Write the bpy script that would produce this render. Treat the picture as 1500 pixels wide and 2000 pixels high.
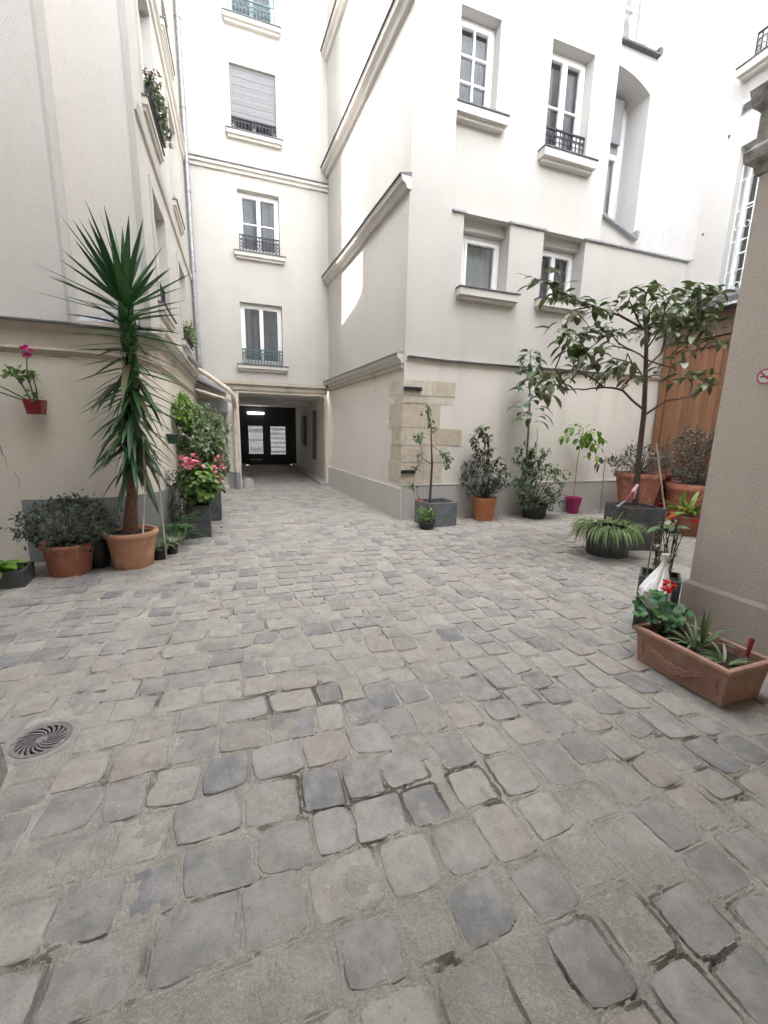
import bpy, math, random
import numpy as np
from mathutils import Vector, Matrix, noise
for o in list(bpy.data.objects): bpy.data.objects.remove(o)
S = bpy.context.scene
COL = S.collection
PI = math.pi
RAD = math.radians
# ------------------------------------------------------------------ camera
cam = bpy.data.cameras.new('camera'); camo = bpy.data.objects.new('camera', cam); COL.objects.link(camo)
cam.sensor_fit = 'VERTICAL'; cam.sensor_height = 36; cam.lens = 36*797.8/2000
cam.clip_start = .05; cam.clip_end = 400
yaw, pit, rol = RAD(19.327), RAD(11.115), RAD(1.244)
fwd = Vector((math.sin(yaw)*math.cos(pit), math.cos(yaw)*math.cos(pit), -math.sin(pit)))
rgt = Vector((math.cos(yaw), -math.sin(yaw), 0)); upv = rgt.cross(fwd)
r2 = rgt*math.cos(rol)+upv*math.sin(rol); u2 = -rgt*math.sin(rol)+upv*math.cos(rol)
M = Matrix((r2, u2, -fwd)).transposed().to_4x4(); M.translation = Vector((0, 0, 1.5))
camo.matrix_world = M
S.camera = camo
# ------------------------------------------------------------------ sky, sun, exposure
sun_dir = Vector((1, .25, -1.5)).normalized()           # the way the light travels
elev = math.asin(-sun_dir.z); az = math.atan2(-sun_dir.x, -sun_dir.y)   # compass angle of the sun from +Y
W = bpy.data.worlds.new('World'); S.world = W; W.use_nodes = True
nt = W.node_tree; nt.nodes.clear()
sk = nt.nodes.new('ShaderNodeTexSky'); sk.sky_type = 'NISHITA'; sk.sun_disc = False
sk.sun_elevation = elev; sk.sun_rotation = az; sk.air_density = 1.0; sk.dust_density = 2.5; sk.ozone_density = 1.0
hs = nt.nodes.new('ShaderNodeHueSaturation'); hs.inputs['Saturation'].default_value = .14
bg = nt.nodes.new('ShaderNodeBackground'); bg.inputs['Strength'].default_value = .15
wo = nt.nodes.new('ShaderNodeOutputWorld')
nt.links.new(sk.outputs[0], hs.inputs['Color']); nt.links.new(hs.outputs[0], bg.inputs['Color']); nt.links.new(bg.outputs[0], wo.inputs[0])
sl = bpy.data.lights.new('sun', 'SUN'); sl.energy = 2.5; sl.angle = RAD(.5); sl.color = (1, .95, .88)
so = bpy.data.objects.new('sun', sl); COL.objects.link(so); so.rotation_euler = sun_dir.to_track_quat('-Z', 'Y').to_euler()
so.location = (-8, -3, 30)
S.view_settings.view_transform = 'Standard'; S.view_settings.look = 'None'; S.view_settings.gamma = 1
S.view_settings.use_curve_mapping = False
S.view_settings.exposure = 4.2
S.render.engine = 'CYCLES'
S.cycles.max_bounces = 8; S.cycles.diffuse_bounces = 6; S.cycles.transparent_max_bounces = 8
# ------------------------------------------------------------------ helpers
rng = random.Random(7)
U = rng.uniform
class MB:
    def __init__(s): s.v = []; s.f = []; s.r = []; s.cur = .5
    def add(s, vs, fs):
        b = len(s.v); s.v += [tuple(p) for p in vs]
        for f in fs: s.f.append(tuple(i+b for i in f)); s.r.append(s.cur)
    def quad(s, a, b, c, d): s.add((a, b, c, d), ((0, 1, 2, 3),))
    def box(s, x0, x1, y0, y1, z0, z1):
        vs = [(x, y, z) for z in (z0, z1) for x, y in ((x0, y0), (x1, y0), (x1, y1), (x0, y1))]
        s.add(vs, BOXF)
    def fbox(s, F, a0, a1, d0, d1, z0, z1):
        vs = [F.p(a, d, z) for z in (z0, z1) for a, d in ((a0, d0), (a1, d0), (a1, d1), (a0, d1))]
        s.add(vs, BOXF)
    def rbox(s, c, sx, sy, sz, rz=0, taper=1.0):
        cs, sn = math.cos(rz), math.sin(rz); vs = []
        for k, z in ((1, 0), (taper, sz)):
            for x, y in ((-1, -1), (1, -1), (1, 1), (-1, 1)):
                X, Y = x*sx/2*k, y*sy/2*k
                vs.append((c[0]+X*cs-Y*sn, c[1]+X*sn+Y*cs, c[2]+z))
        s.add(vs, BOXF)
    def prism(s, poly, z0, z1):
        n = len(poly)
        s.add([(x, y, z0) for x, y in poly]+[(x, y, z1) for x, y in poly],
              [tuple(range(n))[::-1], tuple(range(n, 2*n))]+[(i, (i+1) % n, n+(i+1) % n, n+i) for i in range(n)])
    def tube(s, pts, r, n=6, cap=True):
        pts = [Vector(p) for p in pts]; m = len(pts)
        rs = r if isinstance(r, (list, tuple)) else [r]*m
        vs = []; ref = None
        for i, p in enumerate(pts):
            t = (pts[min(i+1, m-1)]-pts[max(i-1, 0)])
            t = t.normalized() if t.length > 1e-9 else Vector((0, 0, 1))
            if ref is None: ref = t.orthogonal().normalized()
            a = (ref-t*ref.dot(t)); a = a.normalized() if a.length > 1e-6 else t.orthogonal().normalized()
            ref = a; b = t.cross(a)
            for k in range(n):
                an = 2*PI*k/n; vs.append(p+(a*math.cos(an)+b*math.sin(an))*rs[i])
        fs = [(i*n+k, i*n+(k+1) % n, (i+1)*n+(k+1) % n, (i+1)*n+k) for i in range(m-1) for k in range(n)]
        if cap: fs += [tuple(range(n))[::-1], tuple(range((m-1)*n, m*n))]
        s.add(vs, fs)
    def lathe(s, c, prof, n=28, wob=0):
        vs = []
        for r, z in prof:
            for k in range(n):
                a = 2*PI*k/n; q = r*(1+(U(-wob, wob) if wob else 0)); vs.append((c[0]+q*math.cos(a), c[1]+q*math.sin(a), c[2]+z))
        m = len(prof)
        fs = [(i*n+k, i*n+(k+1) % n, (i+1)*n+(k+1) % n, (i+1)*n+k) for i in range(m-1) for k in range(n)]
        fs += [tuple(range(n))[::-1], tuple(range((m-1)*n, m*n))]
        s.add(vs, fs)
    def ring(s, c, R, r, ax1, ax2, n=10, m=4):
        c = Vector(c); ax1 = Vector(ax1); ax2 = Vector(ax2); nn = ax1.cross(ax2); vs = []
        for i in range(n):
            a = 2*PI*i/n; d = ax1*math.cos(a)+ax2*math.sin(a)
            for k in range(m):
                b = 2*PI*k/m; vs.append(c+d*(R+r*math.cos(b))+nn*(r*math.sin(b)))
        s.add(vs, [(i*m+k, ((i+1) % n)*m+k, ((i+1) % n)*m+(k+1) % m, i*m+(k+1) % m) for i in range(n) for k in range(m)])
    def leaf(s, base, d, L, Wd, droop=.6, seg=3, fold=.25, up=None, peak=.45, rnd=None, roll=None):
        if roll is None: roll = U(-.5, .5)
        s.cur = U(0, 1) if rnd is None else rnd
        p = Vector(base); d = Vector(d).normalized()
        side = d.cross(Vector((0, 0, 1)))
        side = side.normalized() if side.length > .05 else Vector((math.cos(s.cur*9), math.sin(s.cur*9), 0))
        side = side*math.cos(roll)+side.cross(d)*math.sin(roll)
        vs = []
        for i in range(seg+1):
            t = i/seg
            w = Wd/2*(math.sin(PI*min(1, t**(math.log(.5)/math.log(peak))))**.8 if 0 < t < 1 else .12*(1-t))
            nrm = side.cross(d).normalized()
            vs += [p-side*w+nrm*w*fold, p.copy(), p+side*w+nrm*w*fold]
            d = (d+Vector((0, 0, -1))*droop/seg).normalized(); p = p+d*(L/seg)
        fs = []
        for i in range(seg):
            b = 3*i; fs += [(b, b+1, b+4, b+3), (b+1, b+2, b+5, b+4)]
        s.add(vs, fs)
    def build(s, name, m, parent=None, smooth=False, local=False):
        me = bpy.data.meshes.new(name)
        off = wloc(parent) if parent is not None and not local else Vector((0, 0, 0))
        me.from_pydata([(v[0]-off.x, v[1]-off.y, v[2]-off.z) for v in s.v], [], s.f)
        at = me.attributes.new('rnd', 'FLOAT', 'FACE'); at.data.foreach_set('value', s.r)
        me.materials.append(m)
        if smooth:
            me.polygons.foreach_set('use_smooth', [True]*len(me.polygons)); me.set_sharp_from_angle(angle=RAD(42))
        me.update()
        o = bpy.data.objects.new(name, me); COL.objects.link(o)
        if parent is not None: o.parent = parent
        return o
BOXF = [(3, 2, 1, 0), (4, 5, 6, 7), (0, 1, 5, 4), (1, 2, 6, 5), (2, 3, 7, 6), (3, 0, 4, 7)]
def wloc(o):
    v = Vector((0, 0, 0))
    while o is not None: v += o.location; o = o.parent
    return v
class Fr:                                               # a wall's frame: along, out, up
    def __init__(s, o, u, n): s.o = Vector((o[0], o[1], 0)); s.u = Vector((u[0], u[1], 0)).normalized(); s.n = Vector((n[0], n[1], 0)).normalized()
    def p(s, a, d, z): q = s.o+s.u*a+s.n*d; return Vector((q.x, q.y, z))
def thing(name, label, cat, loc=(0, 0, 0), group=None):
    o = bpy.data.objects.new(name, None); COL.objects.link(o); o.location = loc; o.empty_display_size = .2
    return tag(o, label, cat, group)
def tag(o, label, cat, group=None):
    o['label'] = label; o['category'] = cat
    if group: o['group'] = group
    return o
def structure(o): o['kind'] = 'structure'; return o
def stuff(o): o['kind'] = 'stuff'; return o
# ------------------------------------------------------------------ materials
class NT:
    def __init__(s, name):
        s.m = bpy.data.materials.new(name); s.m.use_nodes = True; s.t = s.m.node_tree
        s.b = s.t.nodes['Principled BSDF']; s.out = s.t.nodes['Material Output']
    def n(s, ty, **k):
        q = s.t.nodes.new('ShaderNode'+ty)
        for a, b in k.items(): setattr(q, a, b)
        return q
    def l(s, a, b): s.t.links.new(a, b)
    def coord(s, scale=(1, 1, 1)):
        g = s.n('NewGeometry'); mp = s.n('Mapping'); mp.inputs['Scale'].default_value = scale
        s.l(g.outputs['Position'], mp.inputs['Vector']); return mp.outputs[0]
    def noise(s, sc, det=4, ro=.55, vec=None):
        q = s.n('TexNoise'); q.inputs['Scale'].default_value = sc; q.inputs['Detail'].default_value = det; q.inputs['Roughness'].default_value = ro
        s.l(vec if vec is not None else s.coord(), q.inputs['Vector']); return q.outputs['Fac']
    def ramp(s, fac, stops):
        q = s.n('ValToRGB'); e = q.color_ramp.elements
        while len(e) < len(stops): e.new(.5)
        for el, (p, c) in zip(e, stops): el.position = p; el.color = (*c, 1) if len(c) == 3 else c
        s.l(fac, q.inputs[0]); return q.outputs[0]
    def mix(s, fac, a, b, mode='MIX'):
        q = s.n('Mix', data_type='RGBA', blend_type=mode)
        for v, i in ((fac, 0), (a, 6), (b, 7)):
            if hasattr(v, 'is_output') or hasattr(v, 'links'): s.l(v, q.inputs[i])
            else: q.inputs[i].default_value = v if i == 0 else (*v, 1)
        return q.outputs[2]
    def bump(s, h, st=.3, di=.01):
        q = s.n('Bump'); q.inputs['Strength'].default_value = st; q.inputs['Distance'].default_value = di
        s.l(h, q.inputs['Height']); s.l(q.outputs[0], s.b.inputs['Normal'])
    def rnd(s): q = s.n('Attribute'); q.attribute_name = 'rnd'; return q.outputs['Fac']
    def col(s, c): s.l(c, s.b.inputs['Base Color'])
    def set(s, **k):
        for a, v in k.items(): s.b.inputs[a.replace('_', ' ')].default_value = v
        return s.m
def gray(v): return (v, v, v)
def plaster(name, c, stain=(.35, .33, .30), amt=.25, rough=.9, bs=.25):
    t = NT(name)
    big = t.ramp(t.noise(.9, 5, .6), [(.35, gray(0)), (.75, gray(1))])
    streak = t.ramp(t.noise(1.0, 4, .6, t.coord((2.6, 2.6, .28))), [(.52, gray(0)), (.8, gray(1))])
    c1 = t.mix(big, c, tuple(x*.91 for x in c))
    vo = t.n('TexVoronoi'); vo.inputs['Scale'].default_value = .55; vo.inputs['Randomness'].default_value = 1
    t.l(t.coord(), vo.inputs['Vector']); hv = t.n('SeparateColor'); t.l(vo.outputs['Color'], hv.inputs[0])
    c1 = t.mix(t.ramp(hv.outputs[0], [(.70, gray(0)), (.72, gray(.5))]), c1, tuple(x*.95 for x in c))
    m = t.n('Math', operation='MULTIPLY'); t.l(streak, m.inputs[0]); m.inputs[1].default_value = amt
    c2 = t.mix(m.outputs[0], c1, stain)
    sp = t.ramp(t.noise(38, 3, .6), [(.25, gray(.93)), (.6, gray(1))])
    t.col(t.mix(1.0, c2, sp, 'MULTIPLY'))
    ad = t.n('Math', operation='ADD'); t.l(t.noise(5, 6, .65), ad.inputs[0]); t.l(t.noise(70, 3, .6), ad.inputs[1])
    t.bump(ad.outputs[0], bs, .012)
    return t.set(Roughness=rough)
def simple(name, c, rough=.6, metal=0, var=.2, sc=12, bs=.15, spec=.5):
    t = NT(name)
    f = t.ramp(t.noise(sc, 5, .6), [(.3, tuple(x*(1-var) for x in c)), (.7, tuple(min(1, x*(1+var)) for x in c))])
    t.col(f); t.bump(t.noise(sc*4, 4, .6), bs, .006)
    t.b.inputs['Specular IOR Level'].default_value = spec
    return t.set(Roughness=rough, Metallic=metal)
def leafmat(name, a, b, rough=.5, c=None, trans=.15):
    t = NT(name)
    st = [(0, a), (1, b)] if c is None else [(0, a), (.6, b), (1, c)]
    col = t.ramp(t.rnd(), st)
    n = t.ramp(t.noise(30, 2), [(.3, gray(.8)), (.7, gray(1.15))])
    cc = t.mix(1.0, col, n, 'MULTIPLY'); t.col(cc)
    tr = t.n('BsdfTranslucent'); t.l(cc, tr.inputs['Color'])
    mx = t.n('MixShader'); mx.inputs[0].default_value = trans
    t.l(t.b.outputs[0], mx.inputs[1]); t.l(tr.outputs[0], mx.inputs[2]); t.l(mx.outputs[0], t.out.inputs['Surface'])
    return t.set(Roughness=rough)
MT = {}
MT['wall'] = plaster('cream_plaster', (.515, .498, .468), amt=.24)
MT['wall_low'] = plaster('beige_plaster', (.70, .66, .605), amt=.24)
MT['wall_tan'] = plaster('tan_plaster', (.76, .70, .61), (.3, .25, .2), .3)
MT['wall_pink'] = plaster('pinkish_plaster', (.64, .605, .57), amt=.08)
MT['wall_white'] = plaster('white_uneven_plaster', (.49, .483, .475), (.4, .36, .34), .3, bs=.8)
MT['wall_pier'] = plaster('grey_beige_plaster', (.59, .53, .47), (.27, .23, .20), .55, bs=.4)
MT['plinth'] = plaster('rough_plinth', (.53, .475, .415), (.2, .17, .15), .35, bs=.35)
MT['dado'] = plaster('grey_dado_paint', (.52, .51, .485), (.3, .3, .3), .2)
MT['dado_dark'] = plaster('dark_grey_dado_paint', (.26, .265, .27), (.1, .1, .1), .3)
MT['trim'] = plaster('cream_trim', (.60, .58, .54), (.3, .26, .22), .2)
MT['stain_trim'] = plaster('weathered_trim', (.50, .44, .37), (.13, .12, .11), .75)
MT['zinc'] = simple('zinc_flashing', (.30, .31, .33), .5, .5, .3, 20)
MT['zinc_dark'] = simple('dark_zinc', (.10, .10, .11), .55, .3, .4, 20)
MT['greystone'] = simple('grey_weathered_stone', (.30, .29, .27), .9, 0, .45, 18, .6)
MT['white_paint'] = simple('white_window_paint', (.78, .79, .80), .35, 0, .04, 8, .03)
MT['cream_pipe'] = simple('cream_pipe_paint', (.60, .54, .45), .5, 0, .12, 10, .1)
MT['iron'] = simple('black_iron', (.025, .027, .032), .45, .3, .3, 30)
MT['teal_iron'] = simple('green_grey_iron', (.09, .13, .14), .5, .2, .3, 30)
MT['teal_paint'] = simple('turquoise_paint', (.30, .55, .56), .5, 0, .15, 15)
MT['grille'] = simple('pale_green_grille', (.66, .72, .70), .5, 0, .15, 30)
MT['door_black'] = simple('black_door_paint', (.018, .019, .024), .35, 0, .3, 10)
MT['shutter'] = simple('grey_roller_shutter', (.17, .17, .18), .55, 0, .06, 6)
MT['curtain'] = simple('grey_net_curtain', (.17, .17, .178), .9, 0, .12, 9)
MT['curtain_pale'] = simple('pale_frosted_blind', (.42, .42, .42), .8, 0, .04, 5)
MT['room'] = simple('dark_room', (.05, .05, .055), .9)
MT['terracotta'] = simple('terracotta', (.50, .245, .15), .75, 0, .2, 9, .3)
MT['terracotta_red'] = simple('red_terracotta', (.30, .095, .06), .75, 0, .3, 9, .3)
MT['terracotta_orange'] = simple('orange_terracotta', (.42, .14, .05), .7, 0, .15, 9, .2)
MT['terracotta_pink'] = simple('pinkish_terracotta', (.37, .205, .155), .8, 0, .2, 14, .35)
def clay(name, c):
    t = NT(name)
    f = t.ramp(t.noise(7, 6, .65), [(.3, tuple(x*.75 for x in c)), (.7, tuple(x*1.15 for x in c))])
    f = t.mix(t.ramp(t.noise(4, 7, .7, t.coord((2, 2, .9))), [(.54, gray(0)), (.72, gray(.55))]), f, (.52, .44, .38))
    f = t.mix(t.ramp(t.noise(13, 7, .75), [(.60, gray(0)), (.74, gray(.7))]), f, (.10, .075, .055))
    t.col(f); t.bump(t.noise(60, 6, .7), .4, .006); return t.set(Roughness=.85)
MT['terracotta'] = clay('terracotta', (.50, .26, .16)); MT['terracotta_red'] = clay('red_terracotta', (.34, .13, .085)); MT['terracotta_orange'] = clay('orange_terracotta', (.45, .17, .07)); MT['terracotta_pink'] = clay('pinkish_terracotta', (.38, .215, .165))
MT['red_plastic'] = simple('dark_red_plastic', (.20, .015, .025), .4, 0, .15)
MT['magenta_plastic'] = simple('magenta_plastic', (.27, .012, .085), .35, 0, .15)
MT['grey_planter'] = simple('slate_grey_planter', (.075, .08, .085), .6, 0, .35, 8, .2)
MT['grey_planter_light'] = simple('blue_grey_planter', (.14, .15, .165), .6, 0, .35, 7, .2)
MT['black_plastic'] = simple('black_plastic', (.018, .019, .018), .45, 0, .3)
MT['green_plastic'] = simple('dark_green_plastic', (.012, .05, .035), .4, 0, .3)
MT['soil'] = simple('potting_soil', (.035, .026, .02), .95, 0, .5, 40, 1)
MT['bark'] = simple('grey_brown_bark', (.085, .062, .048), .85, 0, .4, 30, .7)
MT['bark_green'] = simple('green_stem', (.10, .13, .05), .7, 0, .3, 30, .3)
MT['bark_red'] = simple('red_brown_yucca_bark', (.15, .075, .05), .85, 0, .45, 25, .8)
MT['stake'] = simple('pale_stake', (.56, .50, .42), .6, 0, .15)
MT['stake_brown'] = simple('bamboo_stake', (.30, .22, .13), .6, 0, .2)
MT['bag'] = simple('white_plastic_film', (.80, .80, .80), .3, 0, .05, 6, .1)
MT['grit'] = simple('pale_grit', (.62, .60, .56), .9, 0, .3, 90)
MT['dry_leaf'] = simple('dry_leaf', (.16, .10, .05), .8, 0, .4, 40)
MT['red_petal'] = simple('red_petals', (.62, .012, .008), .55, 0, .35, 60)
MT['pink_petal'] = simple('pink_petals', (.78, .24, .32), .55, 0, .3, 60)
MT['hot_pink'] = simple('hot_pink_petals', (.65, .02, .25), .55, 0, .3, 60)
MT['pale_pink'] = simple('pale_pink_petals', (.75, .45, .47), .55, 0, .3, 60)
MT['white_sign'] = simple('white_sign', (.72, .70, .69), .5, 0, .03)
MT['red_sign'] = simple('red_sign_print', (.50, .05, .09), .5, 0, .05)
MT['black_sign'] = simple('black_sign_print', (.04, .03, .03), .5, 0, .05)
MT['cast_iron'] = simple('worn_cast_iron', (.20, .19, .185), .6, .3, .3, 40, .3)
MT['pit'] = simple('drain_pit', (.006, .006, .006), .95)
MT['concrete'] = simple('concrete_ring', (.27, .262, .245), .9, 0, .2, 25, .5)
MT['kerb'] = simple('kerb_granite', (.34, .335, .33), .85, 0, .2, 20, .4)
MT['ceiling'] = plaster('passage_ceiling_paint', (.72, .70, .67), amt=.1)
MT['roof_wood'] = simple('brown_roof_boards', (.12, .075, .055), .85, 0, .4, 14, .4)
MT['yucca'] = leafmat('yucca_leaf', (0.02, 0.075, 0.024), (0.06, 0.155, 0.045), .38, None, .08)
MT['yucca_dry'] = leafmat('old_yucca_leaf', (0.025, 0.05, 0.022), (0.06, 0.09, 0.04), .6, (0.12, 0.105, 0.05), .08)
MT['loquat'] = leafmat('loquat_leaf', (0.035, 0.062, 0.022), (0.11, 0.15, 0.045), .35, (0.17, 0.185, 0.14), .15)
MT['loquat_pale'] = leafmat('rubber_leaf', (0.03, 0.07, 0.04), (0.075, 0.125, 0.085), .28, (0.12, 0.2, 0.04), .1)
MT['shrub_grey'] = leafmat('grey_shrub_leaf', (0.034, 0.048, 0.032), (0.10, 0.13, 0.088), .6, None)
MT['shrub_mauve'] = leafmat('mauve_shrub_leaf', (.038, .042, .033), (.115, .12, .095), .6, None)
MT['shrub_dark'] = leafmat('dark_shrub_leaf', (0.03, 0.062, 0.022), (0.10, 0.16, 0.06), .45, (0.2, 0.23, 0.15))
MT['shrub_green'] = leafmat('green_shrub_leaf', (0.03, 0.085, 0.022), (0.11, 0.19, 0.05), .5, None)
MT['varieg'] = leafmat('variegated_leaf', (0.07, 0.14, 0.045), (0.22, 0.30, 0.13), .5, (0.42, 0.45, 0.33))
MT['bright'] = leafmat('bright_leaf', (.10, .22, .02), (.22, .38, .05), .45, None, .3)
MT['fern'] = leafmat('fern_leaf', (0.03, 0.12, 0.03), (0.08, 0.22, 0.06), .5, None)
MT['geran'] = leafmat('geranium_leaf', (.06, .16, .03), (.20, .32, .07), .5, None, .2)
MT['geran_dark'] = leafmat('geranium_leaf_dark', (0.03, 0.11, 0.04), (0.08, 0.21, 0.06), .5, None, .15)
MT['spider'] = leafmat('spider_plant_leaf', (.07, .15, .035), (.17, .26, .08), .45, (.46, .48, .33), .2)
MT['spider_pale'] = leafmat('striped_spider_leaf', (.05, .13, .04), (.16, .24, .10), .45, (.45, .48, .36), .2)
MT['papaya'] = leafmat('yellow_green_leaf', (.08, .20, .02), (.20, .33, .05), .5, None, .3)
MT['croton'] = leafmat('orange_green_leaf', (.10, .20, .03), (.22, .30, .05), .4, (.36, .20, .04), .2)
def glassmat():
    t = NT('window_glass'); t.set(Roughness=.03); t.b.inputs['Base Color'].default_value = (.02, .022, .025, 1)
    tr = t.n('BsdfTransparent'); tr.inputs[0].default_value = (.85, .87, .88, 1)
    fr = t.n('Fresnel'); fr.inputs[0].default_value = 1.22
    gl = t.n('BsdfGlossy'); gl.inputs['Roughness'].default_value = .03
    mx = t.n('MixShader'); t.l(fr.outputs[0], mx.inputs[0]); t.l(tr.outputs[0], mx.inputs[1]); t.l(gl.outputs[0], mx.inputs[2])
    t.l(mx.outputs[0], t.out.inputs['Surface']); return t.m
MT['glass'] = glassmat()
def lampmat():
    t = NT('lit_tube'); t.b.inputs['Emission Color'].default_value = (1, .97, .92, 1); t.b.inputs['Emission Strength'].default_value = .8
    return t.m
MT['lit_tube'] = lampmat()
def frosted():
    t = NT('frosted_glass'); tr = t.n('BsdfTranslucent'); tr.inputs[0].default_value = (.34, .35, .36, 1)
    t2 = t.n('BsdfTransparent'); t2.inputs[0].default_value = (.34, .35, .36, 1); mx = t.n('MixShader'); mx.inputs[0].default_value = .35
    t.l(tr.outputs[0], mx.inputs[1]); t.l(t2.outputs[0], mx.inputs[2]); t.l(mx.outputs[0], t.out.inputs['Surface']); return t.m
MT['frosted'] = frosted()
def cobble():
    t = NT('cobblestone')
    base = t.ramp(t.rnd(), [(0, (.172, .172, .175)), (.2, (.245, .238, .226)), (.5, (.315, .296, .268)), (.75, (.34, .315, .28)), (.9, (.315, .277, .24)), (1, (.205, .202, .2))])
    mot = t.ramp(t.noise(14, 6, .65), [(.28, gray(.72)), (.72, gray(1.18))])
    c = t.mix(1.0, base, mot, 'MULTIPLY')
    fine = t.ramp(t.noise(140, 3, .6), [(.28, gray(.86)), (.7, gray(1.1))])
    c = t.mix(1.0, c, fine, 'MULTIPLY')
    dust = t.ramp(t.noise(4.5, 7, .72), [(.44, gray(0)), (.70, gray(.85))])
    c = t.mix(dust, c, (.37, .355, .328))
    pale = t.ramp(t.noise(22, 6, .7), [(.62, gray(0)), (.72, gray(.5))])
    c = t.mix(pale, c, (.47, .455, .43))
    br = t.ramp(t.noise(1.3, 6, .65), [(.5, gray(0)), (.72, gray(.55))])
    c = t.mix(br, c, (.29, .235, .185))
    st = t.ramp(t.noise(2.4, 7, .72), [(.53, gray(0)), (.66, gray(.55))])
    c = t.mix(st, c, (.15, .15, .152))
    dk = t.ramp(t.noise(34, 7, .75), [(.56, gray(0)), (.70, gray(.7))])
    c = t.mix(dk, c, (.13, .125, .115))
    t.col(c)
    ad = t.n('Math', operation='ADD'); t.l(t.noise(26, 6, .65), ad.inputs[0]); t.l(t.noise(180, 3, .6), ad.inputs[1])
    t.bump(ad.outputs[0], .4, .008)
    return t.set(Roughness=.58)
MT['cobble'] = cobble()
def grout():
    t = NT('sandy_mortar')
    c = t.ramp(t.noise(5, 7, .7), [(.3, (.30, .278, .243)), (.55, (.385, .36, .318)), (.75, (.47, .443, .393))])
    sp = t.ramp(t.noise(120, 4, .7), [(.3, gray(.74)), (.55, gray(1)), (.72, gray(1.35))])
    c = t.mix(1.0, c, sp, 'MULTIPLY')
    w = t.ramp(t.noise(1.6, 5, .65), [(.55, gray(0)), (.72, gray(.55))])
    c = t.mix(w, c, (.54, .525, .49))
    c = t.mix(t.ramp(t.noise(2.4, 7, .72), [(.53, gray(0)), (.66, gray(.5))]), c, (.19, .187, .18))
    t.col(c); ad = t.n('Math', operation='ADD'); t.l(t.noise(60, 6, .7), ad.inputs[0]); t.l(t.noise(240, 3, .6), ad.inputs[1]); t.bump(ad.outputs[0], .8, .006)
    return t.set(Roughness=.95)
MT['grout'] = grout()
def stonemat():
    t = NT('limestone_block')
    c = t.ramp(t.rnd(), [(0, (.50, .43, .335)), (.5, (.57, .51, .42)), (1, (.60, .56, .49))])
    c = t.mix(t.ramp(t.noise(7, 7, .7), [(.46, gray(0)), (.75, gray(.8))]), c, (.33, .27, .22))
    c = t.mix(t.ramp(t.noise(20, 6, .75), [(.62, gray(0)), (.7, gray(.8))]), c, (.12, .10, .09))
    t.col(c); t.bump(t.noise(24, 7, .75), .9, .012); return t.set(Roughness=.95)
MT['limestone'] = stonemat()
def woodmat():
    t = NT('orange_varnished_wood')
    c = t.ramp(t.noise(3, 5, .6, t.coord((14, 14, .8))), [(.3, (.135, .060, .032)), (.55, (.20, .092, .047)), (.75, (.245, .125, .068))])
    q = t.ramp(t.rnd(), [(0, gray(.8)), (1, gray(1.15))]); t.col(t.mix(1.0, c, q, 'MULTIPLY'))
    t.bump(t.noise(3, 5, .6, t.coord((30, 30, 1))), .2, .004); return t.set(Roughness=.5)
MT['wood'] = woodmat()
# ================================================================== SETTING: ground with its cobbles
DR = (-.97, 2.16)                                       # drain centre
def gh(x, y):                                           # height of the mortar between the stones
    n = noise.noise((x*2.3, y*2.3, 3))*.003+noise.noise((x*9, y*9, 9))*.005+noise.noise((x*30, y*30, 2))*.003
    near = max(0, min(1, (2.6-y)/1.6))                  # worn smear of mortar close to the arch, open joints further out
    loose = noise.noise((x*.8+5, y*.8, 1))
    return n+.0045+.002*near-.010*max(0, loose)
srng = random.Random(11)
def stone_geo(cx, cy, w, l, rot, h, blocky):
    """one sett: an uneven rounded outline, worn shoulders, slightly domed top"""
    n = 20; pts = []
    cs, sn = math.cos(rot), math.sin(rot)
    p = srng.uniform(7, 22) if blocky else srng.uniform(4.5, 11)
    sk1, sk2 = srng.uniform(-.13, .13), srng.uniform(-.13, .13); ph = srng.uniform(0, 6)
    for k in range(n):
        a = 2*PI*(k+.5)/n; c, s = math.cos(a), math.sin(a)
        q = (abs(c)**p+abs(s)**p)**(-1/p)*(srng.uniform(.95, 1.01)+.035*noise.noise((c*1.7+ph, s*1.7, ph)))
        x, y = c*q, s*q; x += sk1*y; y += sk2*x
        pts.append((x, y))
    tx, ty = srng.uniform(-.018, .018), srng.uniform(-.018, .018)
    vs = []
    for sc, z in ((1.0, -.05), (1.0, h-.008), (.97, h-.0025), (.86, h)):
        for x, y in pts:
            X, Y = x*w/2*sc, y*l/2*sc
            zz = z+(tx*X+ty*Y) + (srng.uniform(-.0012, .0012) if z > 0 else 0)
            vs.append((cx+X*cs-Y*sn, cy+X*sn+Y*cs, zz))
    vs.append((cx, cy, h+srng.uniform(-.003, .0015)))
    fs = []
    for r in range(3):
        for k in range(n): fs.append((r*n+k, r*n+(k+1) % n, (r+1)*n+(k+1) % n, (r+1)*n+k))
    for k in range(n): fs.append((3*n+k, 3*n+(k+1) % n, 4*n))
    return vs, fs
stones = []
def inpave(x, y):
    if math.hypot(x-DR[0], y-DR[1]) < .23: return False
    if y > 10.9: return .12 < x < 2.05 and y < 17.9
    if y > 6.4: return -.95 < x < 2.5-(y-6.45)*.07
    if y > 5.3 and x < -1.3: return False
    if x > 3.35 and y < 2.2: return False
    if x < -1.0 and y < 1.75: return False
    return -3.2 < x < 8.2
def wob(x, y, k): return noise.noise((x*.55, y*.55, k))*.075+noise.noise((x*3, y*3, k+5))*.018
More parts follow.
